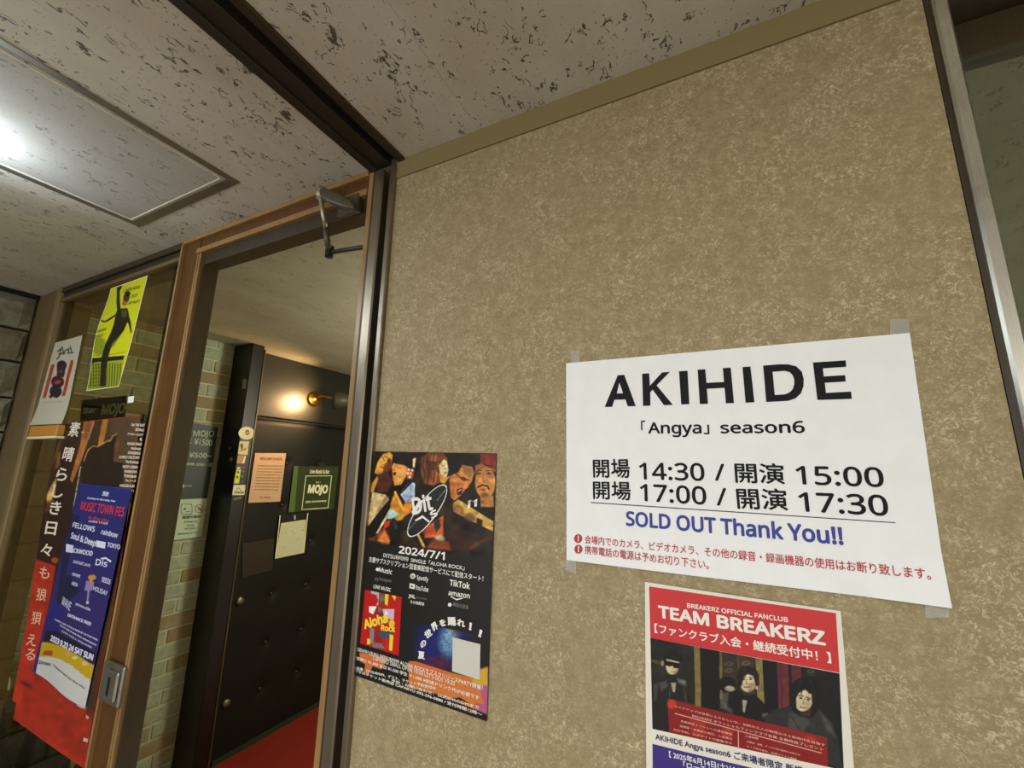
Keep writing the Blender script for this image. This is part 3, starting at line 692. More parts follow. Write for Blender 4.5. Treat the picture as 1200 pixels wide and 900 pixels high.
def paint_band(C):
    C.fill((24, 22, 18)); C.zoom(750, 730, 4.8); C.sk = 1.5
    C.poly([(60,80),(300,120),(300,480),(70,590)], (30,28,22)); C.mottle(60, .25)
    C.poly([(60,195),(130,215),(130,235),(60,215)], (74,62,36))
    C.poly([(305,122),(338,128),(345,470),(312,470)], (112,96,52)); C.poly([(338,128),(446,146),(452,480),(345,480)], (12,12,12))
    C.poly([(446,146),(462,150),(464,420),(450,420)], (96,84,44)); C.poly([(462,150),(545,165),(552,400),(464,400)], (48,38,26))
    C.poly([(548,166),(556,167),(556,300),(550,300)], (80,66,40))
    C.poly([(556,170),(640,182),(650,420),(560,400)], (56,44,30)); C.poly([(648,190),(688,198),(700,470),(662,470)], (124,108,62))
    C.poly([(688,198),(768,210),(778,480),(700,480)], (12,12,12)); C.poly([(768,212),(830,222),(838,460),(778,480)], (96,36,40))
    C.line([(790,215),(798,470)], 7, (70,24,28), 4); C.poly([(848,232),(905,242),(908,330),(852,340)], (84,34,38)); C.poly([(905,242),(1120,280),(1140,800),(980,700)], (20,20,18))
    for x, y in ((500,225),(595,222),(500,262),(958,268),(958,298)):
        C.ell(x, y, 22, 12, (120,112,92), al=.55, soft=6); C.ell(x, y, 10, 5, (40,34,26), soft=4)
    # man on the left, dark glasses and leather jacket
    C.poly([(66,350),(95,315),(150,305),(215,300),(265,320),(285,370),(300,590),(70,590)], (26,25,22), 3)
    C.poly([(110,330),(150,318),(158,350),(120,380)], (86,84,74), 8, .8); C.poly([(210,305),(258,318),(262,350),(215,330)], (108,106,92), 8, .8)
    C.poly([(80,340),(105,330),(98,420),(78,440)], (70,68,60), 8, .7); C.poly([(175,330),(205,330),(198,385),(185,380)], (150,142,118), 4)
    C.line([(170,350),(165,500)], 6, (60,58,50), 4); C.line([(250,360),(262,440)], 10, (56,54,48), 8)
    C.ell(184, 225, 38, 60, (196,180,142), 4, 3); C.poly([(196,240),(222,240),(210,280),(196,286)], (140,122,90), 8, .6); C.poly([(130,205),(136,168),(150,150),(164,154),(176,138),(190,150),(212,148),(220,162),(236,172),(238,212),(226,214),(215,196),(184,190),(150,194),(140,212)], (18,16,14), 4); C.poly([(148,195),(222,215),(222,198),(150,178)], (20,18,15), 4)
    C.ell(128, 222, 8, 16, (150,128,96), 0, 3)
    C.poly([(136,205),(228,222),(224,250),(192,248),(184,234),(168,240),(144,232)], (10,10,10), 1.5); C.line([(180,268),(204,272)], 4, (130,84,66), 2); C.line([(188,240),(186,258)], 3, (160,140,106), 3)
    # man in the middle
    C.poly([(445,480),(470,400),(540,370),(590,380),(650,400),(700,450),(745,560),(560,560),(450,500)], (16,15,14), 3)
    C.ell(490, 340, 50, 44, (12,12,11), 10, 5); C.ell(505, 363, 28, 16, (150,144,120), 5, 5); C.poly([(452,400),(500,382),(490,470),(450,480)], (96,94,82), 8, .7)
    C.poly([(470,440),(520,480),(524,510),(470,480)], (110,106,92), 8, .5)
    C.poly([(575,425),(602,430),(588,500),(578,490)], (150,142,120), 3); C.ell(604, 318, 46, 66, (200,184,146), -6, 3)
    C.poly([(612,330),(645,330),(634,370),(612,382)], (140,122,92), 8, .6); C.poly([(546,290),(552,258),(575,240),(612,234),(648,250),(668,285),(670,340),(655,372),(646,330),(636,292),(604,282),(584,298),(572,345),(560,352),(550,330)], (24,20,16), 4); C.line([(590,250),(572,330)], 5, (60,50,38), 4, .6); C.line([(640,262),(658,330)], 5, (58,48,38), 4, .6)
    C.line([(572,300),(593,299)], 5, (30,22,18), 2); C.line([(611,298),(634,299)], 5, (30,22,18), 2); C.ell(583,311,8,5,(24,18,14),0,2); C.ell(622,310,8,5,(24,18,14),0,2); C.line([(601,310),(596,336),(606,339)], 5, (128,106,76), 2); C.line([(586,354),(614,355)], 6, (132,70,58), 2); C.poly([(575,372),(602,386),(635,365),(625,400),(585,400)], (70,58,42), 8, .7)
    C.poly([(680,505),(720,500),(722,530),(690,525)], (110,106,92), 6, .7); C.ell(655, 358, 8, 12, (170,150,116), 0, 3)
    # man on the right, long dark hair, heavy coat
    C.poly([(700,520),(760,480),(830,465),(1010,480),(1080,560),(1110,640),(1140,830),(700,600)], (40,39,36), 4)
    C.poly([(840,500),(900,490),(960,560),(900,620),(830,590)], (84,80,74), 14, .55); C.poly([(1010,500),(1070,560),(1100,640),(1050,600)], (96,92,84), 12, .5); C.line([(850,520),(900,600)], 5, (30,29,26), 3)
    C.poly([(836,400),(850,345),(880,312),(920,296),(960,288),(990,300),(1008,340),(1016,400),(1010,450),(992,500),(960,530),(900,520),(868,500),(846,470)], (18,15,13), 5); C.ell(922, 432, 48, 62, (188,172,136), 22, 3); C.poly([(925,440),(965,440),(950,490),(925,492)], (140,122,92), 10, .6)
    C.poly([(846,350),(900,352),(925,366),(950,392),(972,396),(990,380),(940,318),(870,322)], (18,15,13), 4); C.poly([(838,370),(895,372),(876,420),(880,500),(850,480)], (18,15,13), 4); C.poly([(962,385),(1000,400),(990,500),(950,515),(966,450)], (18,15,13), 4); C.line([(905,310),(880,390)], 4, (62,54,46), 4, .6); C.line([(950,310),(985,400)], 4, (56,50,42), 4, .6); C.line([(915,345),(905,395)], 6, (20,17,14), 3)
    C.line([(888,404),(916,406)], 6, (30,22,18), 2); C.line([(934,412),(958,422)], 6, (30,22,18), 2); C.ell(903,418,9,5,(24,18,14),8,2); C.ell(944,428,9,5,(24,18,14),14,2); C.line([(924,420),(914,450),(922,454)], 5, (120,98,70), 2); C.line([(900,468),(928,474)], 7, (132,66,56), 2); C.poly([(895,490),(930,498),(960,470),(955,520),(900,520)], (60,50,38), 8, .7)
    C.mottle(24, .07)
    # translucent red panel
    P = [(158,418),(1050,640),(1058,830),(1000,830),(165,620)]
    C.poly(P, (150,26,26), 1.5, .82)
    C.ell(180, 450, 24, 26, (200,70,56), 0, 10, .7); C.ell(490, 610, 30, 30, (206,80,60), 0, 16, .5); C.ell(960, 650, 34, 20, (196,70,56), 20, 12, .5)
    C.poly([(280,520),(370,545),(365,640),(290,615)], (190,60,48), 10, .45)
k2 = Z(750,730,4.8)
TM.picture([k2(60,80), k2(1120,280), k2(1145,825), k2(72,588)], 300, 170, paint_band, GW, label='photograph of three men with dark hair')
PINK = flat((222, 168, 150), .5, name='pale_ink')
TM.text([('メイクアップは世界にふさわしいか、伝説の三人の時間の今と新時代を目指す', k2(196,466), k2(1040,690), 2.6), ('BREAKERZ オフィシャルファンクラブ会員 全員特典プレゼント', k2(295,520), k2(1030,716), 3.2),
         ('会員限定イベントへの参加資格', k2(230,548), k2(520,625), 2.4), ('会報誌・会員証の発行、入会受付', k2(225,575), k2(520,652), 2.4), ('先行予約、公式サイトの閲覧ほか', k2(190,596), k2(520,676), 2.4),
         ('入会特典', k2(590,632), k2(665,650), 2.6), ('会員証、会報、グッズの先行販売のお知らせ', k2(600,662), k2(900,742), 2.0), ('ライブ先行受付、抽選でサイン色紙', k2(600,690), k2(880,765), 2.0)], PINK, h=.0007, label='tiny pale lettering')
TM.poly([k2(198,498), k2(1020,724), k2(1020,729), k2(198,503)], PINK, name='rule', h=.0007); TM.poly([k2(550,600), k2(555,601), k2(556,698), k2(551,697)], PINK, name='rule', h=.0007)
NAVY = flat((36, 34, 92), .5, name='navy_ink')
TM.text([('AKIHIDE Angya season6 ご来場者限定 新規入会特典', k(112,764), k(960,972), 8.3, .026)], NAVY, label='navy line of lettering')
TM.poly([k(98,782), k(985,1000), k(992,1250), k(100,1040)], flat((50, 34, 116), .5, gain=GW, name='purple_print'), name='purple_field', h=.0003)
TM.text([('【 2025年6月14日(土)16:00', k(175,843), k(520,925), 7.2, .02), ('「ローチケ', k(240,890), k(380,922), 7.2, .02)], WHITE, label='white lettering on purple')

# ---- music single poster beside the rail
a5 = Z(400,520,5); b5 = Z(400,680,5); z7 = Z(430,520,7.06)
DT = Sheet('music_poster', (a5(203,45), a5(914,57), b5(857,822), b5(76,553)), 1, 0, paper_material((30, 26, 22), 1.05, .35), lambda u, v: .0008+.0015*np.sin(2.5*v)*u, n=(20, 30), gap=.001)
tag(DT.o, 'tall dark poster with five singing and playing musicians and a surfboard logo', 'poster')
def paint_five(C):
    C.fill((34, 26, 18)); C.zoom(430, 520, 7.06); C.sk = 1.7; C.mottle(70, .35)
    C.poly([(90,100),(40,330),(60,380),(230,370),(240,80)], (30,20,12), 4)
    # far left: raised face, pale shirt
    C.poly([(50,400),(160,420),(230,520),(100,740),(5,740),(5,690)], (206,180,128), 4); C.poly([(95,540),(160,430),(190,440),(140,560),(60,720),(40,700)], (120,92,58), 8, .7); C.poly([(10,690),(110,560),(215,430),(250,440),(60,776),(5,776)], (24,18,14), 4)
    C.poly([(70,240),(95,150),(140,85),(195,70),(222,95),(205,190),(160,250),(100,262)], (206,146,58), 4); C.poly([(150,170),(200,130),(222,180),(175,250),(130,260)], (120,60,22), 8)
    C.ell(190, 142, 16, 22, (96,48,20), 0, 5); C.line([(118,190),(138,200)], 8, (60,24,14), 3); C.line([(135,110),(150,140)], 7, (90,44,18), 4); C.line([(150,108),(178,112)], 5,(80,40,18),3)
    C.poly([(80,260),(180,230),(225,300),(180,400),(90,400)], (74,38,22), 8); C.poly([(40,340),(88,270),(100,290),(60,400),(40,400)], (214,150,60), 5)
    # second: face in profile, light blue collar
    C.poly([(212,195),(225,160),(300,165),(345,200),(330,270),(290,340),(235,345),(222,290)], (216,148,70), 4); C.poly([(240,80),(380,75),(395,170),(330,180),(300,175),(240,165),(225,130)], (34,26,20), 5)
    C.ell(228,215,16,10,(196,96,50),0,4); C.poly([(222,238),(250,232),(245,262),(226,262)], (80,24,18), 3); C.line([(262,200),(290,205)], 5, (96,50,24), 3)
    C.poly([(330,200),(400,215),(380,290),(340,290)], (196,96,50), 8); C.poly([(385,125),(412,115),(400,200),(385,190)], (230,190,140), 4)
    for x, y in ((352,215),(345,245),(368,245),(380,218),(360,275)): C.ell(x, y, 8, 10, (240,220,200), 0, 4)
    C.poly([(285,420),(385,318),(405,330),(400,470),(330,490)], (168,186,206), 4); C.line([(350,325),(285,415)], 8, (70,66,72), 4); C.poly([(310,430),(395,425),(390,470),(320,480)], (116,116,150), 8, .6)
    # playing hands and guitar
    C.poly([(200,500),(240,395),(310,520),(370,480),(380,560),(320,600),(260,640),(210,590)], (198,128,42), 8); C.line([(240,400),(305,540)], 20, (226,160,64), 6); C.ell(345,520,36,40,(208,130,36),0,10); C.ell(275,600,36,30,(196,140,40),20,8)
    C.poly([(165,620),(205,540),(280,580),(210,620)], (160,196,196), 6); C.poly([(150,650),(200,630),(190,680),(150,700)], (206,52,34), 5); C.poly([(100,740),(150,690),(200,776),(90,776)], (140,60,28), 8)
    C.line([(230,640),(250,700)], 20, (40,50,60), 8)
    # third: long wavy hair, lit profile
    C.poly([(455,110),(520,75),(640,80),(675,130),(640,150),(600,230),(610,320),(560,350),(480,330),(450,230)], (118,66,34), 6)
    for x0 in (480, 510, 545, 575): C.line([(x0,100),(x0-14,180),(x0+8,250),(x0-6,330)], 12, (170,100,58) if x0 % 2 else (74,40,22), 8)
    C.poly([(600,180),(640,130),(668,140),(680,220),(668,270),(640,290),(610,240)], (212,190,140), 4); C.poly([(600,240),(645,280),(690,270),(650,330),(612,320)], (206,140,60), 5); C.line([(628,180),(645,186)], 6, (60,34,20), 3); C.ell(655,240,10,6,(150,80,50),0,3); C.line([(635,205),(660,205)],4,(120,80,50),3)
    C.poly([(500,140),(590,150),(570,210),(520,240)], (50,28,18), 12, .7)
    # fourth: bowed head with glasses, open mouth
    C.poly([(690,270),(760,230),(800,170),(870,180),(895,240),(870,320),(780,430),(730,470),(700,440)], (190,118,52), 5); C.poly([(700,190),(720,110),(800,80),(900,100),(905,170),(860,190),(790,170),(760,240),(700,240)], (24,20,18), 5)
    C.poly([(800,180),(880,200),(860,270),(800,240)], (150,104,64), 8); C.line([(735,240),(790,290),(850,300)], 9, (26,18,16), 3); C.ell(805,290,24,16,(70,50,40),20,4); C.ell(828,350,20,18,(214,120,70),0,6)
    C.poly([(750,380),(800,360),(790,420),(755,425)], (70,16,16), 4); C.line([(762,395),(788,378)], 6, (220,200,180), 2); C.poly([(690,300),(740,330),(720,440),(700,420)], (170,96,40), 8)
    # fifth: moustache, red cap
    C.ell(985, 320, 84, 130, (196,132,66), 0, 4); C.poly([(905,200),(945,160),(945,85),(1080,85),(1076,215),(980,165)], (118,44,28), 5); C.poly([(900,260),(905,180),(950,165),(1075,215),(1070,240),(980,185),(920,220)], (150,88,44), 4)
    for x in (932, 1015): C.ell(x, 246, 20, 9, (70,40,24), 0, 3); C.line([(x-26,224),(x+24,222)], 7, (60,34,20), 3)
    for x in (935, 1016): C.ell(x, 250, 34, 30, (90,58,36), 0, 2, .25)
    C.line([(970,250),(966,310),(980,318)], 6, (150,90,44), 4); C.line([(925,360),(960,342),(1005,350),(1015,375)], 13, (44,26,16), 4); C.ell(965,378,24,8,(150,64,48),0,3); C.ell(975,425,40,20,(120,74,36),0,8,.8)
    C.poly([(945,440),(1050,430),(1060,520),(950,530)], (176,112,54), 5); C.poly([(880,560),(960,520),(1070,530),(1060,700),(870,620)], (22,18,16), 5)
    # instruments
    C.poly([(720,490),(760,460),(1060,645),(1050,722),(900,650),(725,560)], (196,156,78), 3); C.poly([(915,610),(965,630),(960,680),(912,655)], (40,30,24), 3); C.poly([(720,490),(800,520),(820,600),(722,560)], (150,104,56), 5); C.ell(1048,680,8,8,(60,40,20)); C.ell(860,610,50,34,(90,60,36),20,10,.8)
    C.poly([(845,470),(865,465),(860,530),(842,535)], (220,214,200), 3); C.poly([(890,470),(920,455),(915,520),(898,520)], (220,214,200), 3); C.line([(865,470),(900,480)], 5, (220,214,200), 3)
    C.poly([(500,690),(640,590),(640,776),(480,776)], (190,84,40), 8); C.poly([(560,660),(600,600),(620,680),(580,740)], (36,44,48), 6); C.ell(500,700,40,50,(180,60,40),0,14,.8); C.line([(425,740),(480,850)], 20, (214,160,80), 6)
    C.ell(610,780,40,26,(196,186,150),20,10,.8); C.poly([(500,860),(560,790),(690,810),(700,880)], (150,64,36), 12, .8); C.poly([(690,700),(870,720),(900,880),(700,880)], (56,26,18), 14, .7)
    C.poly([(90,800),(150,720),(200,800),(180,860)], (210,120,50), 8); C.poly([(20,780),(80,770),(60,860),(10,860)], (120,70,36), 10, .7); C.line([(870,860),(1000,780)], 26, (110,40,22), 10, .7)
    C.mottle(30, .10); C.mottle(12, .05)
    # fade to the dark lower field
    C.zoom(400, 520, 5)
    C.poly([(140,560),(300,590),(420,600),(640,640),(890,670),(880,960),(100,960)], (28,25,22), 12)
    C.poly([(420,590),(500,600),(500,640),(420,640)], (60,30,20), 8, .5)
DT.picture([a5(203,45), a5(914,57), a5(886,690), a5(138,640)], 250, 220, paint_five, GW, gloss=.35, label='collage of five musicians')
# surfboard logo
cx_, cy_ = 507, 553
def board(s_): 
    out = []
    for i in range(40):
        t = i*math.pi/20; a_, b2 = 283*s_*math.cos(t), 82*s_*math.sin(t)*(1 if s_ > .97 else .985); ph = -.95
        out.append(z7(cx_+a_*math.cos(ph)*.92-b2*math.sin(ph), cy_+a_*math.sin(ph)*.92+b2*math.cos(ph)))
    return out
DT.poly(board(1.0), WHITE, h=.0006, name='logo_outline'); 
def board_in():
    c0 = np.array(z7(cx_, cy_)); out = []
    for p in board(1.0):
        d = np.array(p)-c0; n = np.linalg.norm(d); out.append(tuple(c0+d*(n-1.5)/n))
    return out
DT.poly(board_in(), flat((24, 20, 18), .4, name='black_print'), h=.0008, name='logo_board')
DT.text([('Dit', z7(395,590), z7(560,545), 20, .036), ('s', z7(545,622), z7(600,592), 11, .036)], WHITE, h=.0011, name='logo_lettering')
DT.poly([z7(380,560), z7(440,470), z7(470,465), z7(450,500), z7(405,580), z7(385,585)], WHITE, h=.0010, name='logo_swash'); DT.poly([z7(405,630), z7(470,590), z7(530,640), z7(520,650), z7(470,612), z7(415,640)], WHITE, h=.0010, name='logo_swash')
DT.text([('SURF099', z7(590,475), z7(676,370), 1.8), ('HOLLYI', z7(340,730), z7(412,655), 1.6)], flat((150,146,138), .5), h=.0011)
DT.text([('2024/7/1', a5(342,640), a5(612,680), 8.8, .032), ('DITSURF099', a5(252,662), a5(398,687), 4.4, .015), ('SINGLE「ALOHA ROCK」', a5(414,692), a5(728,740), 5.2, .014),
         ('主要サブスクリプション型音楽配信サービスにて配信スタート！', a5(166,690), a5(838,806), 6.0, .014),
         ('Music', a5(226,748), a5(303,764), 5.4), ('LINE MUSIC', a5(194,843), a5(296,866), 4.2, .02), ('Spotify', a5(448,792), a5(516,805), 4.8), ('YouTube', a5(440,852), a5(516,866), 5.4, .02),
         ('TikTok', a5(640,828), a5(760,850), 7.2, .03), ('amazon', a5(634,884), a5(760,904), 6.0, .025), ('その他配信', b5(410,132), b5(492,146), 3.6, .02), ('JHL', b5(400,98), b5(440,106), 4.2, .04)], WHITE)
DT.text([('Instagram', a5(226,797), a5(300,812), 3.6), ('KISS MUSIC', b5(442,102), b5(510,113), 2.0), ('網易云音楽', b5(660,148), b5(752,168), 4.6)], flat((120,116,108), .5, name='grey_ink'), label='grey lettering')
for (px_, py_, r) in ((425,774,16), (640,139+800,11), (217,735,10)):
    cxx, cyy = a5(px_, py_) if py_ < 900 else b5(642, 140)
    DT.poly([(cxx+r/5*math.cos(t*math.pi/8), cyy+r/5*math.sin(t*math.pi/8)) for t in range(16)], WHITE, name='badge')
for dy in (-6, 0, 6): DT.poly([a5(415,772+dy), a5(436,776+dy), a5(436,779+dy), a5(415,775+dy)], BLACK, name='badge_wave', h=.0009)
DT.poly([a5(407,815), a5(437,821), a5(436,850), a5(405,844)], WHITE, name='badge'); DT.poly([a5(416,824), a5(430,834), a5(415,840)], BLACK, name='badge_arrow', h=.0009)
DT.poly([a5(205,783), a5(222,787), a5(220,804), a5(203,800)], flat((120,116,108), .5), name='badge'); DT.poly([a5(209,788), a5(218,790), a5(216,800), a5(208,798)], BLACK, name='badge_hole', h=.0009)
DT.poly([b5(650,90), b5(680,106), b5(716,100), b5(720,104), b5(682,114), b5(646,94)], WHITE, name='smile_stroke')
def paint_cover(C):
    C.fill((176, 26, 24)); C.zoom(420, 690, 8.18)
    C.poly([(130,10),(210,15),(200,160),(170,140),(190,60),(130,40)], (170,160,176), 3); C.ell(160,110,40,38,(176,26,24)); C.poly([(110,165),(185,165),(150,240),(112,220)], (226,222,220), 3)
    C.poly([(215,45),(265,50),(262,140),(220,140)], (70,74,64), 3); C.ell(235,90,24,30,(110,100,70),0,5); C.poly([(265,45),(300,50),(290,160),(262,140)], (226,196,40), 3); C.poly([(330,60),(372,65),(360,110)], (226,196,40), 3)
    C.poly([(180,180),(240,150),(245,250),(190,250)], (90,50,50), 4); C.ell(215,195,20,28,(150,80,66),0,4); C.poly([(240,190),(355,190),(350,290),(260,280)], (196,170,190), 5); C.poly([(270,190),(300,240),(255,260)], (226,206,220), 4)
    C.poly([(120,370),(165,380),(150,520),(120,525)], (120,122,130), 4); C.poly([(95,470),(125,480),(120,530),(92,525)], (226,196,40), 3); C.poly([(160,390),(230,380),(240,520),(170,500)], (140,30,26), 3)
    C.poly([(185,420),(300,390),(345,430),(300,480),(230,470)], (64,72,92), 5); C.poly([(140,510),(230,520),(270,570),(150,555)], (104,110,116), 4); C.poly([(310,430),(345,440),(335,590),(305,585)], (226,196,40), 3); C.poly([(270,470),(310,470),(300,580),(270,560)], (176,40,30), 3)
    C.ell(330,330,28,40,(226,180,50),0,5)
b8 = Z(420,690,8.18)
DT.picture([b8(74,5), b8(426,76), b8(396,636), b8(26,518)], 80, 110, paint_cover, GW, gloss=.35, label='red square album cover', h=.0005)
YEL = flat((236, 208, 50), .5, name='yellow_ink', gain=1.1)
DT.text([('Aloha', b8(70,385), b8(300,315), 11.5, .06), ('Rock', b8(228,395), b8(366,410), 7, .055)], YEL, h=.0009, label='yellow script lettering')
def paint_low(C):
    C.fill((28, 25, 22)); C.zoom(480, 710, 6.43)
    C.ell(270, 240, 190, 230, (20,30,96), 20, 120, .9); C.ell(150,330,90,130,(24,34,110),0,60,.7); C.ell(300,270,66,110,(110,160,190),0,60,.9); C.ell(330,200,50,40,(190,210,210),0,40,.5); C.ell(380,170,60,60,(70,40,90),0,40,.5)
    C.ell(210,430,110,60,(90,30,50),0,50,.7); C.ell(340,560,160,60,(90,60,70),0,50,.7); C.mottle(9, .35, (20,20,60), .2, (0,60,560,470)); C.mottle(7, .25, (120,60,70), .5, (100,200,560,520))
    C.poly([(0,410),(30,405),(60,415),(330,500),(600,560),(600,900),(0,900)], (196,110,40), 6); C.poly([(0,410),(60,416),(300,500),(300,560),(0,480)], (196,100,44), 6)
    C.poly([(480,560),(540,470),(600,450),(600,640),(500,620)], (196,150,50), 16); C.poly([(480,600),(620,590),(600,880),(520,860),(500,700)], (170,84,120), 20)
    C.zoom(400, 680, 5)
    C.poly([(60,380),(350,440),(440,470),(290,470),(250,520),(285,560),(290,610),(70,560)], (28,25,22), 4); C.poly([(110,420),(280,450),(240,520),(190,500),(165,550),(140,540),(145,490),(115,470)], (196,104,48), 4)
    C.poly([(60,530),(290,600),(560,660),(860,780),(860,840),(60,570)], (30,26,24), 5); C.poly([(480,560),(640,600),(820,640),(840,720),(700,690),(520,640)], (196,112,50), 8); C.poly([(640,690),(700,680),(760,720),(650,700)], (40,34,40), 6)
DT.picture([b5(140,180), b5(874,330), b5(857,820), b5(78,551)], 200, 160, paint_low, GW, gloss=.35, name='printed_field', label='blue glow and orange field', h=.0003)
DT.text([('夏', b5(458,455), b5(497,460), 9, .05), ('の', b5(482,400), b5(512,368), 8, .05), ('世', b5(508,345), b5(545,315), 9, .05), ('界', b5(548,300), b5(580,275), 9.5, .05), ('を', b5(588,272), b5(624,262), 8.5, .05), ('踊', b5(632,262), b5(680,262), 10, .05), ('れ', b5(684,262), b5(732,276), 9, .05), ('!', b5(754,285), b5(770,290), 9, .05), ('!', b5(808,322), b5(826,332), 9, .05)], WHITE, h=.0008, name='arched_lettering')
DT.poly([b5(660,330), b5(822,370), b5(818,578), b5(656,528)], flat((206, 204, 192), .5, name='pale_square_print'), h=.0007, name='blank_code_square')
DT.text([('2024/9/1(SUN) DITSURF099 ALOHA ROCKサブスクリリースPARTY開催！', b5(100,412), b5(834,640), 5.0, .012), ('CAPARVO SMALL OPEN 19:00 LET\'S GO!! 19:30', b5(192,462), b5(672,612), 4.6, .012),
         ('前売り ¥1,000 当日 ¥1,500 学生 ￥1,000 ※別途ドリンク代が必要です', b5(95,462), b5(815,696), 4.0, .02), ('出演：DITSURF099、ゲスト、チケット予約受付中', b5(96,520), b5(560,640), 3.6, .02),
         ('予約・お問い合わせ：公式SNSのDMまで', b5(300,590), b5(815,750), 3.4, .02), ('ハマのチケット販売店 CAPARVO 092-296-0888 / 受付時間12時〜', b5(82,532), b5(832,792), 3.6, .02)], WHITE, h=.0008)

# =================================================================== RIGHT-HAND OPENING
fr = empty('metal_jamb', (XR+.012, .05, FZ)); tag(fr, 'bright brushed metal jamb at the right edge of the papered wall', 'jamb')
MB().box(XR+.0006, XR+.006, -.001, .07, FZ, ZC-.001).build('shadow_groove', M_wood_d, fr)
MB().box(XR+.006, XR+.0215, -.007, .075, FZ, ZC-.06, bev=.0025).build('front_face', metal_material('satin_metal', (212, 208, 194), .22), fr)
MB().box(XR+.0215, XR+.032, .020, .08, FZ, ZC-.06, bev=.0015).build('inner_face', M_steel, fr)
MB().box(XR+.006, 2.2, -.002, .09, ZC-.062, ZC-.026, bev=.002).build('head_rail', M_wood_d, fr)
MB().box(XR+.006, 2.2, -.008, .09, ZC-.026, ZC-.0008, bev=.002).build('head_lip', M_rail_d, fr)
MB().box(XR+.032, 2.2, .052, .082, ZC-.118, ZC-.062, bev=.002).build('head_rail_lower', M_wood_d, fr)
win2 = struct(empty('window_2', (1.2, .06, FZ))); MB().box(XR+.030, 2.2, .062, .068, FZ, ZC-.11).build('pane', M_glass2, win2)
for x0, x1 in ((XR-.1, .95), (.95, 1.9), (1.9, 3.1)):
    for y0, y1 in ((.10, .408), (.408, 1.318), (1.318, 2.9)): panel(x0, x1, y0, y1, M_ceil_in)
struct(box('wall_side_room_back', (-.25, 3.1, 2.85, 2.95, FZ, ZC+.03), M_plain))
struct(box('wall_side_room_right', (3.0, 3.1, -3.2, 2.85, FZ, ZC+.03), M_plain))

# =================================================================== DOOR CLOSER
dc = empty('door_closer', (-.80, -.02, .60)); tag(dc, 'grey-brown door closer with thin folding arm under the doorway head', 'door closer')
M_closer = flat((86, 80, 62), .45, metal=.35, name='closer_paint', bump=.05)
L0, L1 = on(378, 226, 1, -.03), on(416, 243, 1, -.03)
def hull(name, xs, mat):
    m = MB(); V = []; n = 16
    for (x, y, z, ry, rz) in xs:
        for k_ in range(n):
            t = 2*math.pi*k_/n; V.append((x, y+ry*np.sign(math.cos(t))*abs(math.cos(t))**.6, z+rz*np.sign(math.sin(t))*abs(math.sin(t))**.6))
    F = []
    for i in range(len(xs)-1):
        for k_ in range(n): F.append((i*n+k_, i*n+(k_+1)%n, (i+1)*n+(k_+1)%n, (i+1)*n+k_))
    F.append(tuple(range(n))[::-1]); F.append(tuple((len(xs)-1)*n+k_ for k_ in range(n)))
    return m.add(V, F).build(name, mat, dc, smooth=False)
b0, b1 = on(379, 228, 1, -.024), on(418, 244, 1, -.022)
def bq(t, ry, rz): q = b0*(1-t)+b1*t; return (q[0], q[1], q[2], ry, rz)
hull('body', [bq(-.06,.010,.008), bq(0,.016,.013), bq(.3,.016,.018), bq(.7,.015,.015), bq(.95,.012,.009), bq(1.0,.008,.006)], M_closer)
mp = b0*.5+b1*.5
MB().box(mp[0]-.02, mp[0]+.045, -.011, .004, mp[2]-.028, mp[2]+.02, bev=.003).build('mounting_plate', M_closer, dc)
pc = on(377, 226, 1, -.030)
MB().tube([pc+np.array([0,0,.012]), pc-np.array([0,0,.016])], .011, 18).build('pinion_cap', flat((170, 164, 140), .35, metal=.5, name='worn_cap'), dc, smooth=True)
zA = .600; pA = pc-np.array([0,.002,.012]); pB = on(386, 296, 1, .030); pC = on(428, 300, 1, .046); pC[2] = pB[2]
mid = pA*.45+pB*.55
MB().tube([pA, pA*.6+pB*.4, mid], [.0055,.0050,.0048], 10).build('main_arm', flat((176, 166, 132), .3, metal=.6, name='arm_rod'), dc, smooth=True)
MB().tube([mid, pB], [.0072,.0072], 10).build('arm_sleeve', M_closer, dc, smooth=True)
MB().tube([pB+np.array([0,0,.016]), pB-np.array([0,0,.012])], .010, 14).build('elbow', M_black_gap, dc, smooth=True)
MB().tube([pB, pC, pC+(pC-pB)*.12], .0055, 8).build('forearm', M_rail_d, dc, smooth=True)

# =================================================================== SCONCE ON THE PADDED WALL
sc = empty('wall_lamp', (DP, 1.33, .435)); tag(sc, 'brass wall lamp with twin curved arms and dark shade above the padded door', 'lamp')
M_brass = flat((214, 160, 66), .22, metal=1, name='brass')
cz = on(367, 468, 0, DP); cy, czz = cz[1], cz[2]
MB().tube([(DP, cy, czz), (DP+.008, cy, czz), (DP+.014, cy, czz), (DP+.018, cy, czz), (DP+.030, cy, czz)], [.046, .048, .036, .022, .012], 28).build('backplate', M_brass, sc, smooth=True)
SX = DP+.22
ctr = on(398, 469, 0, SX); sh_y, sh_z = ctr[1], ctr[2]
for s_ in (-1, 1):
    pts = []
    for i in range(13):
        t = i/12; pts.append((DP+.025+(SX-DP-.025)*t, cy+(sh_y-cy-.01)*t+.012*s_*math.sin(math.pi*t), czz+(sh_z+.030-czz)*t+.014*math.sin(math.pi*2*t*.9)))
    MB().tube(pts,   .0055, 8).build('arm', M_brass, sc, smooth=True)
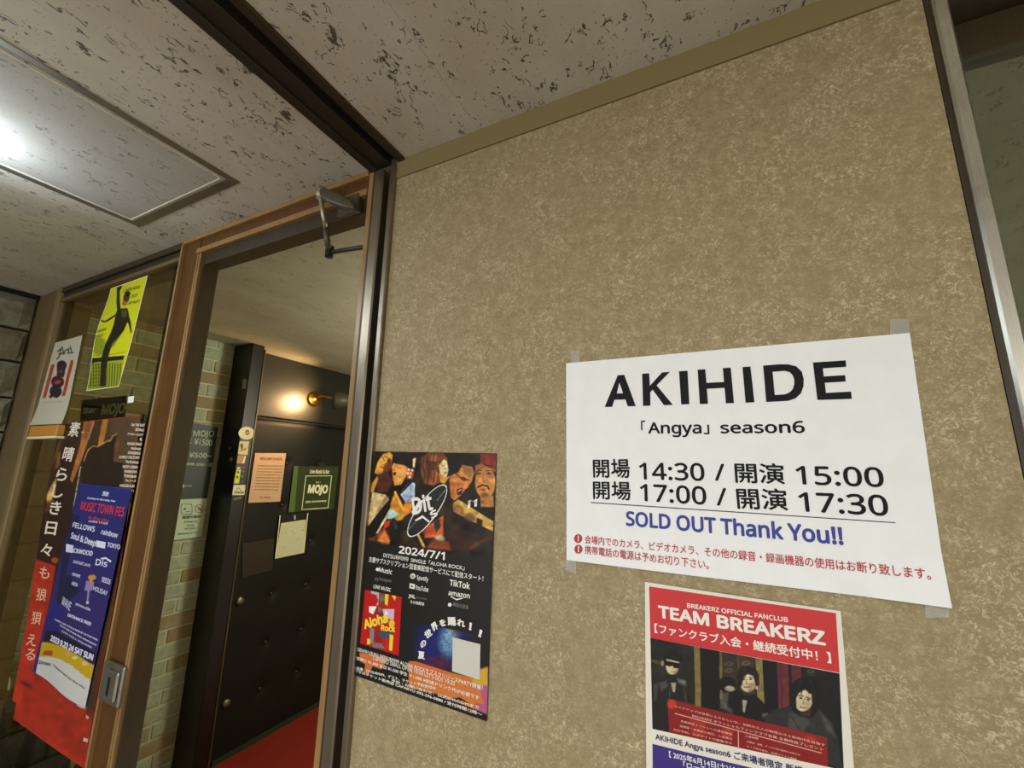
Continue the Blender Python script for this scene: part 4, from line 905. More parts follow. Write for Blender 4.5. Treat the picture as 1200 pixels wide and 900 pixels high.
def lathe(ctr, axis, prof, n=28):
    axis = np.array(axis, float)/np.linalg.norm(axis); u = np.cross(axis, (0,0,1)); u /= np.linalg.norm(u); v = np.cross(axis, u); m = MB(); V = []; F = []
    for (t, r) in prof:
        for k_ in range(n): th = 2*math.pi*k_/n; V.append(np.array(ctr)+axis*t+r*(math.cos(th)*u+math.sin(th)*v))
    for i in range(len(prof)-1):
        for k_ in range(n): F.append((i*n+k_, i*n+(k_+1)%n, (i+1)*n+(k_+1)%n, (i+1)*n+k_))
    return m.add(V, F)
ax_ = np.array([-.13, -.13, -.01]); C0 = np.array([SX, sh_y, sh_z])
lathe(C0, ax_, [(-.070,.002), (-.065,.022), (-.045,.042), (-.01,.055), (.02,.058), (.040,.058), (.040,.056), (.02,.056), (-.01,.052), (-.043,.039), (-.061,.020), (-.066,.002)]).build('shade', flat((66, 64, 52), .5, name='dark_shade'), sc, smooth=True)
MB().tube([C0+np.array([0,-.01,.040]), C0+np.array([0,.03,.046])], .006, 10).build('shade_clip', M_brass, sc, smooth=True)
lathe(C0+ax_/np.linalg.norm(ax_)*.0, ax_, [(-.03,.001), (-.02,.012), (0,.018), (.015,.016), (.026,.008), (.030,.001)], 16).build('bulb', flat((255, 190, 110), .4, emis=20, name='lit_bulb'), sc, smooth=True)
sp = bpy.data.lights.new('lamp_bulb', 'SPOT'); sp.energy = 13.0; sp.color = (1, .62, .28); sp.spot_size = 2.7; sp.spot_blend = .9; sp.shadow_soft_size = .03
spo = bpy.data.objects.new('lamp_bulb', sp); COL.objects.link(spo); spo.parent = sc; spo.location = Vector(C0+ax_/np.linalg.norm(ax_)*.050)-wloc(sc)
spo.rotation_euler = Vector(ax_).to_track_quat('-Z', 'Y').to_euler()

# =================================================================== PAPERS AND STICKERS BEYOND THE DOORWAY
GI = 1.5
def sheet(name, pts, ax, val, col, label, cat, gain=GI, rough=.6, bend=None, n=(6,6), gap=.001, group=None, thick=.0006):
    S = Sheet(name, pts, ax, val, paper_material(col, gain, rough), bend, n=n, gap=gap, thick=thick); tag(S.o, label, cat, group); return S
h9 = Z(160,380,3.46); h5 = Z(240,490,6.92); h7 = Z(310,530,6.92); hb = Z(190,480,5.625)
P1 = sheet('paper_sheet', (h9(481,522), h9(606,523), h9(582,719), h9(452,724)), 0, DP+.006, (196, 158, 126), 'cream paper sheet of fine print taped to the padded door', 'notice', GI*.8)
TXT_BR = flat((120, 84, 56), .6, name='brown_ink')
P1.text([('WELCOME TO MOJO', h9(500,550), h9(590,552), 3.2)]+[('Live music charge and drink order '+('per person' if i % 2 else 'every night'), h9(490-i*1.6, 575+i*12), h9(592-i*2.2, 577+i*12), 1.2) for i in range(9)]+[('bar MOJO', h9(500,705), h9(542,706), 2.2)], TXT_BR)
P2 = sheet('green_poster', (h7(238,112), h7(600,116), h7(560,462), h7(192,487)), 0, DP+.006, (46, 56, 30), 'dark green poster reading MOJO in a thin white square', 'poster', GI, .35)
P2.poly([h7(238,112), h7(272,112), h7(242,484), h7(192,487)], flat((74, 96, 48), .35, gain=GI, name='green_film'), name='green_edge')
CR = flat((226, 214, 180), .6, name='cream_ink', gain=1.3)
P2.text([('Live Music & Bar', h7(366,172), h7(524,174), 4.6, .05), ('No.1', h7(415,250), h7(450,250), 2.0, .03), ('MOJO', h7(346,334), h7(508,334), 10.5, .07), ('20th Anniversary', h7(330,412), h7(500,400), 2.4, .04)], CR, label='cream lettering')
fq = [(332,190),(546,188),(516,452),(298,468)]
fi = [(337,195),(540,193),(511,447),(304,462)]
for i in range(4):
    j = (i+1) % 4; P2.poly([h7(*fq[i]), h7(*fq[j]), h7(*fi[j]), h7(*fi[i])], CR, name='frame_line')
P3 = sheet('white_leaflet', (h7(122,512), h7(352,492), h7(318,815), h7(84,864)), 0, DP+.010, (34, 34, 28), 'white spotted leaflet in a clear sleeve hung on the padded door', 'leaflet', GI, .3)
P3.poly([h7(134,575), h7(334,545), h7(318,815), h7(84,864)], flat((196, 196, 160), .6, gain=GI*.8, name='leaflet_paper'), name='leaflet_page')
P3.poly([h7(236,512), h7(252,510), h7(252,545), h7(240,548)], flat((190, 188, 160), .5, gain=GI*.6), name='hook')
for x in ((122,512,84,864), (346,493,313,815)): P3.poly([h7(x[0],x[1]), h7(x[0]+7,x[1]), h7(x[2]+7,x[3]-2), h7(x[2],x[3])], CR, name='sleeve_edge', h=.0006)
for (x, y) in ((225,640),(255,712),(272,700),(170,650),(310,630),(160,770),(240,660)): P3.poly([h7(x-4,y), h7(x,y-4), h7(x+4,y), h7(x,y+4)], BLACK, name='print_dot', h=.0006)

# stickers on the black post
SP = PS
def stk(pts, col, label, n=(2,2), gain=GI): return sheet('sticker', [h5(*p) for p in pts], 0, SP, col, label, 'sticker', gain, .4, n=n, gap=.0006, group='stickers on the black door post')
s1 = stk([(290,80),(398,76),(392,176),(284,172)], (30, 28, 24), 'round-tipped guitar pick sticker, topmost on the black post')
s1.poly([h5(318+66*math.cos(t)-34*0+20, 122+52*math.sin(t)) for t in [i*math.pi/9 for i in range(18)]], flat((206, 190, 140), .4, gain=GI*.8), name='pick_shape')
s1.poly([h5(344+19*math.cos(t), 116+22*math.sin(t)) for t in [i*math.pi/8 for i in range(16)]], flat((90, 40, 50), .4), name='pick_centre', h=.0007); s1.text([('MOJO', h5(332,122), h5(358,122), 1.2, .04)], CR, h=.0009)
s2 = stk([(282,188),(360,188),(346,298),(268,292)], (206, 186, 134), 'cream sticker with a line drawing, second from the top of the post', gain=GI*.8)
s2.poly([h5(285,210), h5(306,205), h5(312,235), h5(296,260), h5(290,240)], TXT_BR, name='drawing'); s2.poly([h5(280,268), h5(340,236), h5(341,241), h5(282,273)], TXT_BR, name='drawing'); s2.poly([h5(300,252), h5(335,250), h5(333,262), h5(298,262)], flat((176,150,100), .4), name='drawing')
s3 = stk([(268,302),(334,302),(322,368),(258,366)], (190, 140, 84), 'tan and white torn sticker below the line drawing', gain=GI*.7)
s3.poly([h5(300,366), h5(325,304), h5(334,304), h5(318,366)], CR, name='white_slash')
s4 = stk([(262,396),(325,394),(320,412),(258,412)], (150, 40, 60), 'tiny red and cream strip sticker above the yellow one', gain=GI*.7); s4.poly([h5(262,397), h5(286,396), h5(284,410), h5(259,411)], CR, name='cream_end')
s5 = stk([(254,416),(326,414),(312,532),(234,530)], (44, 44, 56), 'upright sticker half yellow and half dark blue dots on the post')
s5.poly([h5(255,417), h5(293,416), h5(276,529), h5(235,529)], flat((196, 196, 36), .4, gain=GI*.8, name='yellow_film'), name='yellow_half')
for (x, y, c_) in ((314,432,(60,80,120)), (304,472,(60,110,80)), (302,512,(70,60,130)), (268,438,(90,96,40)), (262,478,(90,96,40))): s5.poly([h5(x+8*math.cos(t), y+9*math.sin(t)) for t in [i*math.pi/5 for i in range(10)]], flat(c_, .4, gain=1.5), name='dot')
s6 = stk([(234,542),(330,542),(320,624),(222,624)], (214, 208, 176), 'white sticker with a small mountain drawing, below the yellow one', gain=GI*.8)
s6.poly([h5(248,590), h5(272,560), h5(300,590), h5(296,592), h5(272,566), h5(252,592)], TXT_BR, name='drawing'); s6.text([('AFTERHOURS', h5(236,612), h5(314,612), 2.4, .03)], BLACK)
s7 = stk([(236,650),(300,634),(296,652),(232,668)], (110, 108, 92), 'narrow scuffed grey sticker, lowest on the black post', gain=GI*.7)
yf = .79
for (cx, cy, r, lab) in ((207,245,10,'small grey round latch stud, upper one on the post front'), (218,335,14,'small pale round stud on the post front below the grey one')):
    a_ = on(*h5(cx, cy), 1, PF); o = MB().tube([a_, a_+np.array([0,-.006,0]), a_+np.array([0,-.008,0])], [.011,.010,.004], 14).build('round_stud', flat((120, 122, 104) if r == 14 else (60,60,56), .4, gain=1.4), smooth=True); tag(o, lab, 'stud')
a_ = [on(*h9(*p), 1, PF)+np.array([0,-.001,0]) for p in ((432,222),(447,222),(442,262),(428,262))]
tag(obj('hinge_label', a_+[p+np.array([0,.0012,0]) for p in a_], [(3,2,1,0),(4,5,6,7),(0,1,5,4),(1,2,6,5),(2,3,7,6),(3,0,4,7)], flat((120,124,116), .4, gain=1.5)), 'small pale label near the top of the black post front', 'label')

# chalk boards and smoking notice on the bricks
CHK = flat((150, 160, 140), .8, name='chalk', gain=1.6)
def shift(pts, dy): return pts
cb1 = Sheet('chalk_board', (np.array([BX+.002,.42,.208]), on(*hb(362,118),0,BX+.002), on(*hb(330,352),0,BX+.002), np.array([BX+.002,.42,-.010])), 0, BX+.002, flat((30, 40, 36), .5, name='chalkboard', gain=1.5, bump=.1), n=(4,4), thick=.010, gap=.010, metric=True)
tag(cb1.o, 'dark green chalkboard with handwritten prices, upper one on the brick wall', 'chalkboard', None)
cb1.text([('L', hb(160,172), hb(176,172), 5), ('MOJO', hb(196,176), hb(334,178), 7), ('E', hb(150,222), hb(184,222), 6), ('¥1500', hb(200,232), hb(318,240), 7.5), ('~', hb(130,312), hb(158,312), 4), ('¥500~', hb(166,316), hb(318,320), 6)], CHK, name='chalk_writing')
cb2 = Sheet('chalk_board', (np.array([BX+.002,.42,-.018]), on(*hb(322,376),0,BX+.002), on(*hb(288,590),0,BX+.002), np.array([BX+.002,.42,-.203])), 0, BX+.002, flat((30, 40, 36), .5, name='chalkboard', gain=1.5, bump=.1), n=(4,4), thick=.010, gap=.010, metric=True)
tag(cb2.o, 'nearly empty dark chalkboard, lower one on the brick wall', 'chalkboard', None)
cb2.text([('0~', hb(100,520), hb(186,512), 5)], CHK, name='chalk_writing')
np_ = sheet('smoking_notice', (hb(102,592), hb(289,584), hb(250,836), hb(58,860)), 0, BX+.002, (176, 192, 168), 'pale notice with two round-cornered icons under the chalkboards', 'notice', GI*.85, gap=.012)
DG = flat((60, 66, 60), .6, name='dark_grey_ink'); RD = flat((140, 50, 60), .6, name='dull_red_ink', gain=1.5)
def ringp(S, cx, cy, rx, ry, w_, mat, z_=hb, sq=1.0, n=24, name='icon_ring', h=.0004):
    V = []; 
    for r_ in (1, 1-w_):
        for i in range(n):
            t = 2*math.pi*i/n; V.append(on(*z_(cx+rx*r_*np.sign(math.cos(t))*abs(math.cos(t))**sq - (0 if sq == 1 else 0), cy+ry*r_*np.sign(math.sin(t))*abs(math.sin(t))**sq), S.ax, S.val))
    P = S.lift(np.array(V), h); return obj(name, P, [(i, i+n, (i+1)%n+n, (i+1)%n) for i in range(n)], mat, S.o)
ringp(np_, 152, 656, 38, 36, .10, DG, sq=.35); ringp(np_, 235, 652, 30, 28, .14, RD)
np_.poly([hb(213,636), hb(218,632), hb(258,668), hb(253,673)], RD, name='icon_bar'); np_.text([('20', hb(222,662), hb(250,662), 3.2, .03)], RD)
np_.poly([hb(134,648), hb(146,646), hb(146,660), hb(134,662)], DG, name='icon_figure'); np_.poly([hb(148,672), hb(176,668), hb(176,672), hb(148,676)], DG, name='icon_figure')
np_.text([('喫煙可能店', hb(122,722), hb(244,712), 3.6, .03)]+[(t_, hb(a0, y0), hb(a1, y1), 2.0) for t_, a0, y0, a1, y1 in (('Smoking area', 134,745,222,740), ('Entry only', 152,768,200,765), ('over 20 years', 136,790,210,785), ('20歳未満の方は入店できません', 90,826,236,812))], DG)

# =================================================================== POSTERS ON THE SIDELIGHT
GL = 2.0
y5 = Z(60,320,5.63); r5 = Z(70,470,7.5); r6 = Z(0,470,4.5); r7 = Z(50,600,7.5); r8 = Z(30,700,6.92); q5 = Z(0,600,3); q8 = Z(0,740,5.63)
YB = Sheet('yellow_poster', (y5(405,105), y5(648,20), y5(468,752), y5(255,782)), 1, 0, paper_material((226, 226, 150), 1.7, .4), lambda u, v: .004+.012*np.sin(np.pi*v)**2*(1-u)+.010*np.clip(v-.6, 0, 1), n=(14, 26))
tag(YB.o, 'bright yellow poster with a dancing figure in black, high on the sidelight glass', 'poster')
def paint_yellow(C):
    C.fill((196, 198, 26)); C.zoom(60, 320, 5.63)
    C.ell(350,490,50,60,(120,130,30),0,20,.8); C.poly([(255,575),(500,548),(470,752),(255,780)], (150,158,34), 2)
    C.poly([(262,572),(500,548),(494,575),(400,585),(330,592),(268,612)], (26,26,14), 4)
    for x in range(270, 480, 17): C.poly([(x,600),(x+8,598),(x+2,760),(x-8,762)], (58,62,22), 4, .7)
    for yy in range(615, 760, 22): C.line([(262,yy),(350,yy-8)], 5, (60,64,22), 3, .7)
    K = (34, 32, 20)
    C.poly([(445,100),(478,84),(480,98),(466,120),(470,180),(478,240),(460,270),(448,200)], K, 2)
    C.ell(512,165,20,38,(70,52,30),10,4); C.ell(518,140,18,18,(24,20,16),0,4); C.ell(500,205,14,16,(150,90,70),0,5)
    C.poly([(452,262),(480,238),(520,236),(532,275),(522,330),(502,380),(468,430),(430,470),(402,560),(385,640),(382,750),(342,750),(352,620),(362,560),(388,480),(420,410),(440,350),(448,300)], K, 2)
    C.poly([(528,270),(542,330),(546,390),(540,402),(530,350),(516,300)], K, 2); C.poly([(452,275),(448,292),(412,322),(385,335),(360,325),(358,315),(388,324),(420,300)], K, 2)
    C.poly([(480,250),(515,245),(520,290),(490,300)], (90,84,50), 10, .7); C.poly([(498,385),(420,470),(402,520),(440,480)], (60,56,30), 8, .6)
    C.line([(400,545),(500,525)], 5, (150,70,40), 2, .8); C.line([(280,556),(350,548)], 4, (120,100,40), 2, .8)
YB.picture([y5(408,110), y5(643,26), y5(466,748), y5(260,776)], 90, 170, paint_yellow, 1.25, gloss=.35, label='yellow print with black dancing figure')
GRN = flat((120, 120, 40), .5, name='olive_ink')
YB.text([('LOVERS ROCK', y5(490,135), y5(598,105), 3.4, .03), ('2023', y5(538,170), y5(582,158), 3.4, .03), ('LIVE PARTY', y5(520,215), y5(594,200), 3.2, .03), ('KARAOKE', y5(345,405), y5(398,385), 3.0), ('DJ NIGHT', y5(330,440), y5(380,424), 3.0)], GRN, h=.0008)

WC = Sheet('hanging_calendar', (y5(35,462), y5(215,412), (77.5,497), (40,498.5)), 1, 0, paper_material((190, 188, 166), 1.15), lambda u, v: .003+.008*np.clip((v-.72)/.28, 0, 1)**2, n=(12, 26))
tag(WC.o, 'white hanging calendar with a dark bottle-shaped figure, left on the sidelight glass', 'calendar')
w_ = Z(0,300,4.5); DK = flat((60, 36, 40), .5, name='plum_print', gain=1.4)
def paint_cal(C):
    C.fill((190, 188, 166)); C.zoom(0, 300, 4.5)
    C.poly([(278,575),(297,572),(250,750),(232,750)], (170,70,50), 1.5); C.poly([(380,552),(398,550),(352,738),(334,742)], (170,60,46), 1.5)
    C.ell(334,578,26,26,(50,32,38),10,3); C.poly([(308,580),(356,580),(346,640),(308,640)], (60,38,44), 3); C.ell(312,665,34,32,(70,34,44),0,4); C.ell(302,715,32,32,(44,30,40),0,4)
    C.ell(312,666,18,10,(170,80,80),-10,4,.8); C.ell(276,742,10,8,(40,28,34)); C.ell(306,742,10,8,(40,28,34)); C.ell(326,610,14,8,(110,80,80),0,4,.7)
    C.line([(232,775),(340,768)], 4, (140,138,124), 2, .6)
    for p in ([(312,505),(330,490),(322,530),(308,545)], [(335,480),(345,520),(352,500)], [(352,500),(372,490),(366,515),(394,510)], [(378,478),(386,505)], [(318,520),(345,512)]): C.line(p, 6, (50,46,44), 2)
WC.picture([y5(37,465), y5(213,416), (77,493), (42,495)], 60, 130, paint_cal, 1.15, label='printed face of the calendar')
ob = MB(); A0, A1 = on(41,500,1,-.014), on(74,500,1,-.014); zl = on(41,500,1,-.014)[2]
ob.box(A0[0]+.004, A1[0]-.006, -.026, -.004, zl-.036, zl, bev=.003); ob.build('date_block', flat((150, 104, 34), .6, gain=1.8, name='amber_block'), WC.o)
MB().box(A0[0]+.002, A1[0]-.002, -.028, -.003, zl-.045, zl-.037, bev=.001).build('block_base', flat((196, 186, 150), .6, gain=1.6), WC.o)

# dark MOJO banner and a small white card seen through the glass
MJ = Sheet('black_banner', (w_(432,760), w_(668,735), w_(660,850), w_(420,880)), 1, .028, flat((22, 22, 18), .6, name='banner_cloth'), n=(4,4), gap=0)
tag(MJ.o, 'black banner with grey MOJO letters behind the sidelight glass', 'banner')
MJ.text([('Bar', w_(440,832), w_(508,826), 6, .05), ('MOJO', w_(532,838), w_(658,830), 11, .05)], flat((110, 110, 96), .6, gain=1.6), h=.0006)
wcard = Sheet('small_card', (w_(678,742), w_(709,738), w_(704,772), w_(674,776)), 1, .0, flat((220, 220, 205), .5, gain=1.4), n=(2,2)); tag(wcard.o, 'tiny white card on the sidelight glass below the yellow poster', 'card')

# big brown and red concert poster
def torn(u, v):
    if u < .06 and v > .955: return False
    return True
RB = Sheet('concert_poster', (on(72,497,1,0), on(168,487,1,0), np.array([-1.4415,0,-.752]), on(14,834,1,0)+np.array([-.01,0,-.012])), 1, 0, paper_material((176, 46, 30), 1.0, .4), lambda u, v: .002+.004*np.sin(6*v+2*u), n=(44, 90), outline=torn, metric=True)
tag(RB.o, 'tall brown and red concert poster with white vertical characters and torn foot', 'poster')
def paint_brown(C):
    C.fill((66, 46, 28)); C.zoom(70, 470, 7.5)
    C.grad((0,100),(700,100),(44,28,20),(96,74,46))
    C.poly([(225,125),(310,122),(300,200),(240,380),(160,600),(110,720),(90,690),(180,380)], (170,106,54), 5); C.poly([(250,130),(300,130),(240,330),(200,330)], (110,66,36), 8, .6); C.line([(190,275),(250,275)], 5, (220,180,120), 3); C.line([(300,190),(250,340)], 12, (186,140,90), 6, .7)
    C.poly([(385,125),(432,122),(385,385),(335,390)], (176,112,44), 3); C.poly([(432,122),(700,110),(660,760),(520,740)], (88,66,40), 10, .6)
    C.poly([(480,400),(520,300),(515,540),(470,530)], (120,66,38), 6, .7)
    C.poly([(205,560),(245,440),(290,400),(330,405),(390,370),(440,360),(470,310),(505,290),(480,400),(470,530),(560,545),(560,760),(200,740),(190,620)], (42,30,18), 3)
    C.line([(210,530),(250,430),(290,395),(330,402),(390,368),(425,345),(440,355),(468,305),(500,290)], 6, (206,164,96), 2)
    C.poly([(-90,400),(0,300),(40,330),(20,500),(-60,800),(-120,820)], (70,46,26), 8, .6); C.poly([(-20,460),(10,440),(0,560),(-40,600)], (150,96,40), 8, .8)
    C.zoom(0, 470, 4.5)
    C.poly([(300,290),(350,150),(330,140),(270,350)], (120,84,44), 4, .7); C.poly([(262,460),(300,400),(290,500),(250,520)], (206,166,92), 8, .9); C.ell(262,505,16,36,(226,190,110),10,8,.9); C.poly([(250,530),(290,520),(270,580),(230,590)], (110,60,36), 6, .8)
    C.poly([(240,600),(420,500),(400,900),(180,880),(200,700)], (48,26,20), 20, .8); C.ell(290,840,20,16,(176,90,40),0,8,.8); C.ell(245,665,7,10,(190,180,160),0,3,.8)
    C.zoom(0, 600, 3)
    C.poly([(118,164),(196,190),(150,460),(340,760),(340,960),(0,960),(0,640)], (172,44,28), 1.5); C.poly([(118,164),(196,190),(160,330),(130,560),(60,620),(40,600)], (186,50,32), 6, .7)
    C.poly([(60,700),(30,660),(60,560),(90,600)], (200,60,30), 8, .6); C.ell(92,606,22,7,(96,30,18),30,4,.8); C.poly([(140,620),(330,700),(320,900),(200,760)], (150,42,28), 24, .6); C.mottle(20, .06)
    C.poly([(352,480),(338,640),(345,700),(358,500)], (96,28,26), 5, .8)
def RBc(u, v): return tuple(float(q) for q in pxof(RB.at(u, v, 0)-RB.N*RB.gap))
def pict_grid(S, nx, ny, paint, gain, gloss, out, h=.0003):
    u, v = np.meshgrid(np.linspace(.003,.997,nx+1), np.linspace(.002,.998,ny+1)); P = S.at(u.ravel(), v.ravel(), h); X, Y = pxof(P)
    C = Canvas(X, Y, nx+1, ny+1); paint(C); W = nx+1
    F = [(j*W+i, (j+1)*W+i, (j+1)*W+i+1, j*W+i+1) for j in range(ny) for i in range(nx) if out is None or (out((i+.5)/nx, (j+.5)/ny) and out((i+1.5)/nx, (j+1.5)/ny) and out((i-.5)/nx, (j+1.5)/ny))]
    o = obj('printed_picture', P, F, PRINT[gloss], S.o); a = o.data.color_attributes.new('ink', 'FLOAT_COLOR', 'POINT')
    rgb = np.clip(lin(np.clip(C.img, 0, 255))*gain, 0, .92); a.data.foreach_set('color', np.hstack([rgb, np.ones((len(P),1))]).ravel()); return o
tag(pict_grid(RB, 110, 330, paint_brown, 1.0, .5, torn), 'brown street scene above a red field')
CW = flat((212, 200, 180), .5, name='off_white_ink', gain=1.35)
def col_text(S, chars, pts, size, mat, name='vertical_lettering', label=None, h=.0008, bold=.02, sl=(1,.13)):
    it = []
    for ch, (x, y) in zip(chars, pts): it.append((ch, (x-size*.5, y+size*.5-size*.5*sl[1]), (x+size*.5, y+size*.5+size*.5*sl[1]), size*1.15, bold))
    S.text(it, mat, name=name, label=label, h=h)
ys = [(90,507), (89,517)]
col_text(RB, '素晴らしき日々', [r6(396,170-10), r6(368,290), r6(335,396), r6(314,484), r6(300,572), r6(275,677), r6(247,793)], 12.5, CW)
col_text(RB, 'も狼狽える', [q5(156,218), q5(143,295), q5(124,378), q5(107,455), q5(104,505)], 11.5, flat((214, 170, 140), .5, gain=1.3), bold=.01)
RB.text([(t_, r5(a0, y0), r5(a1, y0+8), 2.9, .03) for t_, a0, a1, y0 in (('bar THE EAST', 655,768,220), ('SIDEWALK', 686,760,262), ('アフターメロウ', 618,750,303), ('&', 722,742,345), ('NAGAO BAND', 616,738,385), ('soulmate', 648,728,425), ('SONGBIRDS', 618,724,465), ('LOVELY FACTORY', 542,716,503), ('The Brothers', 596,706,544), ('MISTY CREEK', 570,698,587), ('RAINBOWS', 584,690,628), ('TEXASBAR', 576,684,668), ('The シーズ', 588,676,708), ('HARLEM DUO', 540,664,752), ('and more', 600,656,790))], CW, label='small white list of names')
RB.text([('RADIO CIRCUS AKIHABARA LIVE FESTIVAL DIGITAL REMASTER EDITION', (97.5,547), (70,690), 2.6, .03)], CW, name='upright_lettering')
RB.text([('Live', q8(556,465), q8(590,475), 3.4, .04), ('FRIDAY', q8(525,485), q8(590,510), 3.4, .04)], CW); RB.text([('TICKET', q8(588,560), q8(605,572), 3, .04), ('INFO', q8(574,712), q8(604,722), 4, .04)], CW)

# blue festival poster taped over it
BB = Sheet('festival_poster', (r5(205,722), r5(662,775), (104.5,829), (43,785.5)), 1, 0, paper_material((60, 52, 130), 1.6, .4), lambda u, v: .008+.004*np.clip((v-.5)/.5, 0, 1)**2*np.sin(2*np.pi*u)*-1+.001*np.sin(5*u), n=(24, 40))
tag(BB.o, 'deep blue festival poster with red title and yellow foot stuck over the concert poster', 'poster')
def paint_blue(C):
    C.fill((44, 38, 96)); C.zoom(50, 600, 7.5)
    C.grad((300,-200),(500,900),(36,44,112),(52,40,104)); C.poly([(230,0),(330,40),(260,300),(200,560),(150,600),(170,400)], (28,26,66), 12, .8); C.poly([(700,-60),(780,-50),(650,500),(620,420)], (34,44,96), 14, .6)
    C.poly([(150,580),(240,560),(330,700),(200,800),(120,820)], (24,24,54), 20, .8); C.ell(120,860,60,60,(34,34,130),0,30,.7)
    C.poly([(385,600),(460,620),(450,690),(415,690),(400,790),(385,790),(395,690),(365,690)], (150,130,176), 4); C.ell(434,575,36,22,(206,150,60),0,5); C.ell(425,600,16,14,(200,140,100),0,4); C.ell(394,796,14,12,(206,200,206),0,3)
    C.poly([(460,600),(480,640),(450,720),(430,700)], (30,24,50), 6, .8)
    C.zoom(30, 700, 6.92)
    C.ell(220,190,70,80,(34,34,124),0,40,.7); C.poly([(170,268),(250,275),(600,470),(580,560),(400,440),(250,380),(140,360)], (24,24,40), 6)
    C.poly([(132,362),(200,368),(290,395),(400,455),(500,520),(568,560),(548,690),(480,640),(380,560),(280,500),(200,482),(110,480)], (196,164,20), 2)
    C.poly([(110,480),(200,482),(280,500),(380,560),(480,640),(548,690),(530,1100),(440,1100),(300,1000),(200,900),(40,800)], (206,206,200), 2)
    C.poly([(148,432),(222,430),(216,475),(140,468)], (176,70,30), 2); C.ell(340,455,26,22,(220,160,110),0,6,.8); C.ell(400,490,24,14,(230,214,170),0,6,.8); C.ell(480,535,24,20,(226,200,150),0,6,.8)
pict_grid(BB, 110, 220, paint_blue, .95, .5, None)
BR_ = flat((176, 40, 60), .5, name='crimson_ink', gain=1.5); BW = flat((206, 206, 226), .5, name='blue_white_ink', gain=1.2)
BB.text([('MUSIC TOWN FES', r6(446,572), r6(672,610), 9.5, .03), ('in the city', r6(490,620), r6(594,642), 4, .03)], BR_, h=.0008, label='crimson title')
BB.text([('旅', r6(560,498), r6(594,504), 5, .02), ('Sunday & Monday live', r6(484,514), r6(628,532), 2.0, .03), ('OPEN 11:00', r7(442,84), r7(606,108), 2.0, .03), ('FELLOWS', r7(300,130), r7(495,172), 5.5, .03), ('rainbow', r7(550,190), r7(690,226), 5.5, .03),
         ('Soul & Deep', r7(285,225), r7(500,300), 6.5, .04), ('TOKYO', r7(600,300), r7(712,325), 5, .03), ('BLACKWOOD', r7(250,340), r7(476,382), 5, .04), ('sunset ave', r7(310,440), r7(455,478), 4, .01), ('Dis', r7(500,460), r7(600,480), 7, .02),
         ('moment', r7(300,550), r7(370,572), 4, .03), ('ARROW', r7(295,632), r7(346,652), 4, .03), ('SEEDS', r7(552,605), r7(628,632), 5.5, .03), ('HOLIDAY', r7(478,680), r7(600,730), 5, .02), ('WAVE', r7(205,800), r7(280,860), 9, .01),
         ('and more artists', r7(330,808), r7(456,862), 3, .03), ('ENTRANCE FREE', r8(380,145), r8(565,222), 3.4, .04), ('2023 9.23 24 SAT SUN', r8(234,342), r8(580,505), 6.5, .06),
         ('STREET LIVE, FOOD & MARKET IN THE PARK', r8(275,178), r8(620,345), 1.8, .03), ('OPEN AIR STAGE FREE ADMISSION', r8(315,222), r8(606,385), 1.6, .03), ('CITY HALL SQUARE', r8(330,268), r8(574,405), 1.6, .03)], BW, h=.0008)
BB.text([('Ginson', r8(130,528), r8(234,550), 4, .03), ('Supported by the city', r8(255,545), r8(520,730), 2, .02)], DG, h=.0008, label='grey lettering on the white foot')
BB.poly([r7(510,245), r7(590,262), r7(582,318), r7(506,300)], BW, name='logo_square', h=.0006); BB.poly([r7(245,275), r7(312,290), r7(304,355), r7(242,345)], BW, name='logo_square', h=.0006)
BB.poly([r7(545,400), r7(590,392), r7(640,425), r7(630,440), r7(588,408), r7(550,412)], BW, name='logo_arc', h=.0006)

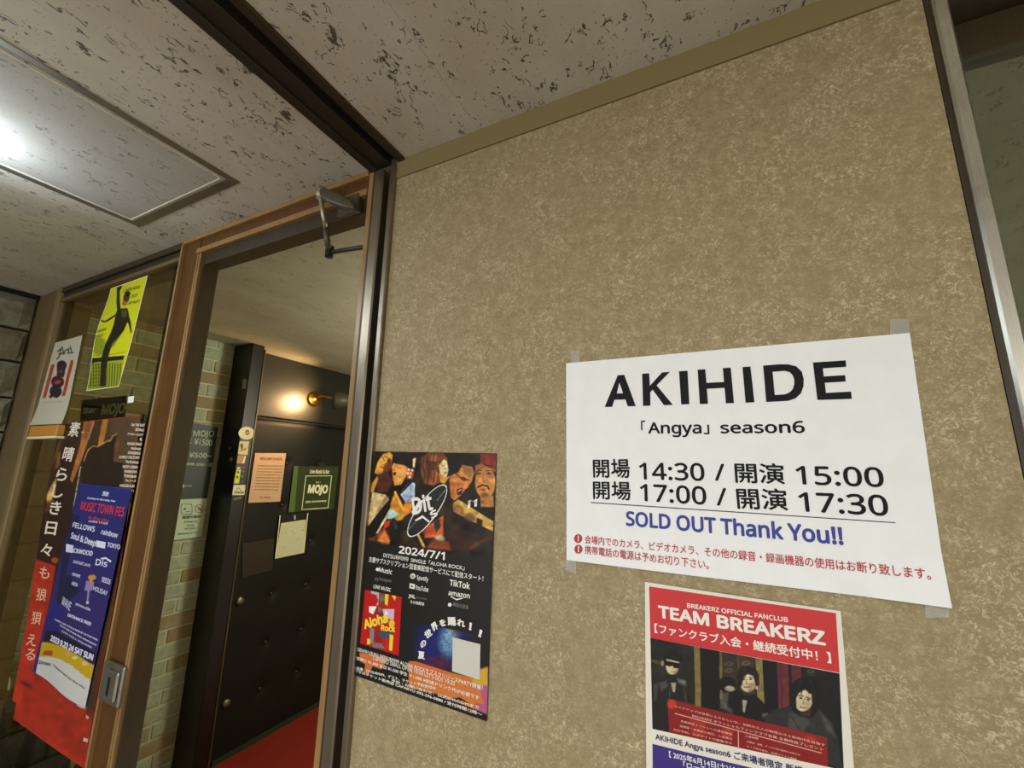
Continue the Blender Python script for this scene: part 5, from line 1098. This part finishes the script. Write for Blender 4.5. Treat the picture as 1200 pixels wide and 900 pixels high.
# =================================================================== UMBRELLAS BEHIND THE GLASS
def umbrella(x, y, ztop, tilt, lab, hm):
    t = tag(empty('folded_umbrella', (x, y, FZ+.004)), lab, 'umbrella', 'folded umbrellas behind the sidelight')
    z0, n = FZ+.08, 24; V = []; F = []; H = ztop-.10-z0
    for j in range(13):
        f = j/12; R_ = .018+.062*math.sin(math.pi*min(1, f*.62+.36))**1.3*(1 if f > .02 else .3) if f < .98 else .02
        for k_ in range(n):
            a = 2*math.pi*k_/n; r = R_*(1+.22*math.cos(8*a+f*2)); V.append((x+tilt*f*H+r*math.cos(a), y+r*math.sin(a), z0+f*H))
    for j in range(12):
        for k_ in range(n): F.append((j*n+k_, j*n+(k_+1)%n, (j+1)*n+(k_+1)%n, (j+1)*n+k_))
    F.append(tuple(range(n))[::-1]); F.append(tuple(12*n+k_ for k_ in range(n)))
    obj('canopy', V, F, flat((20, 22, 22), .6, name='black_cloth', bump=.2), t, smooth=True)
    MB().tube([(x, y, FZ+.006), (x, y, z0+.02)], .004, 8).build('tip', M_steel, t); xt = x+tilt*H
    MB().tube([(xt, y, z0+H-.02), (xt+tilt*.06, y, ztop-.07)], .006, 8).build('shaft', M_steel, t)
    MB().tube([(xt+tilt*.06, y, ztop-.09), (xt+tilt*.10, y, ztop-.03), (xt+.012, y, ztop-.002), (xt+.034, y, ztop+.002), (xt+.05, y, ztop-.03)], .011, 12).build('handle', hm, t, smooth=True)
umbrella(-2.338, .088, -.772, .02, 'folded black umbrella with pale handle, nearest the stone wall', flat((236, 230, 210), .4, gain=1.4, name='pale_handle'))
umbrella(-2.16, .32, -.90, .02, 'folded black umbrella with black handle beside the pale-handled one', M_blackwood)
umbrella(-2.385, .27, -.70, -.01, 'folded black umbrella standing against the bricks', M_blackwood)

# lobby light fittings (out of frame; they light the wall and show in the metal)
def fitting(loc, sx, sy, lab, tube_col):
    t = tag(empty('ceiling_light', loc), lab, 'ceiling light', 'lobby ceiling lights'); x, y, z = loc
    MB().box(x-sx/2, x+sx/2, y-sy/2, y+sy/2, z, z+.045, bev=.004).build('housing', flat((210, 208, 200), .5), t)
    L = max(sx, sy)-.06; d = np.array([L/2, 0, 0]) if sx > sy else np.array([0, L/2, 0]); c0 = np.array([x, y, z-.014])
    MB().tube([c0-d, c0+d], .011, 12).build('tube', flat(tube_col, .4, emis=3.0, name='lit_tube'), t, smooth=True)
fitting((-.1, -1.75, ZC-.047), 1.22, .18, 'white batten light on the ceiling behind the viewer', (255, 246, 226))
fitting((-1.35, -.98, ZC-.047), .10, .90, 'slim cool white tube light on the ceiling left of the hatch', (210, 230, 255))
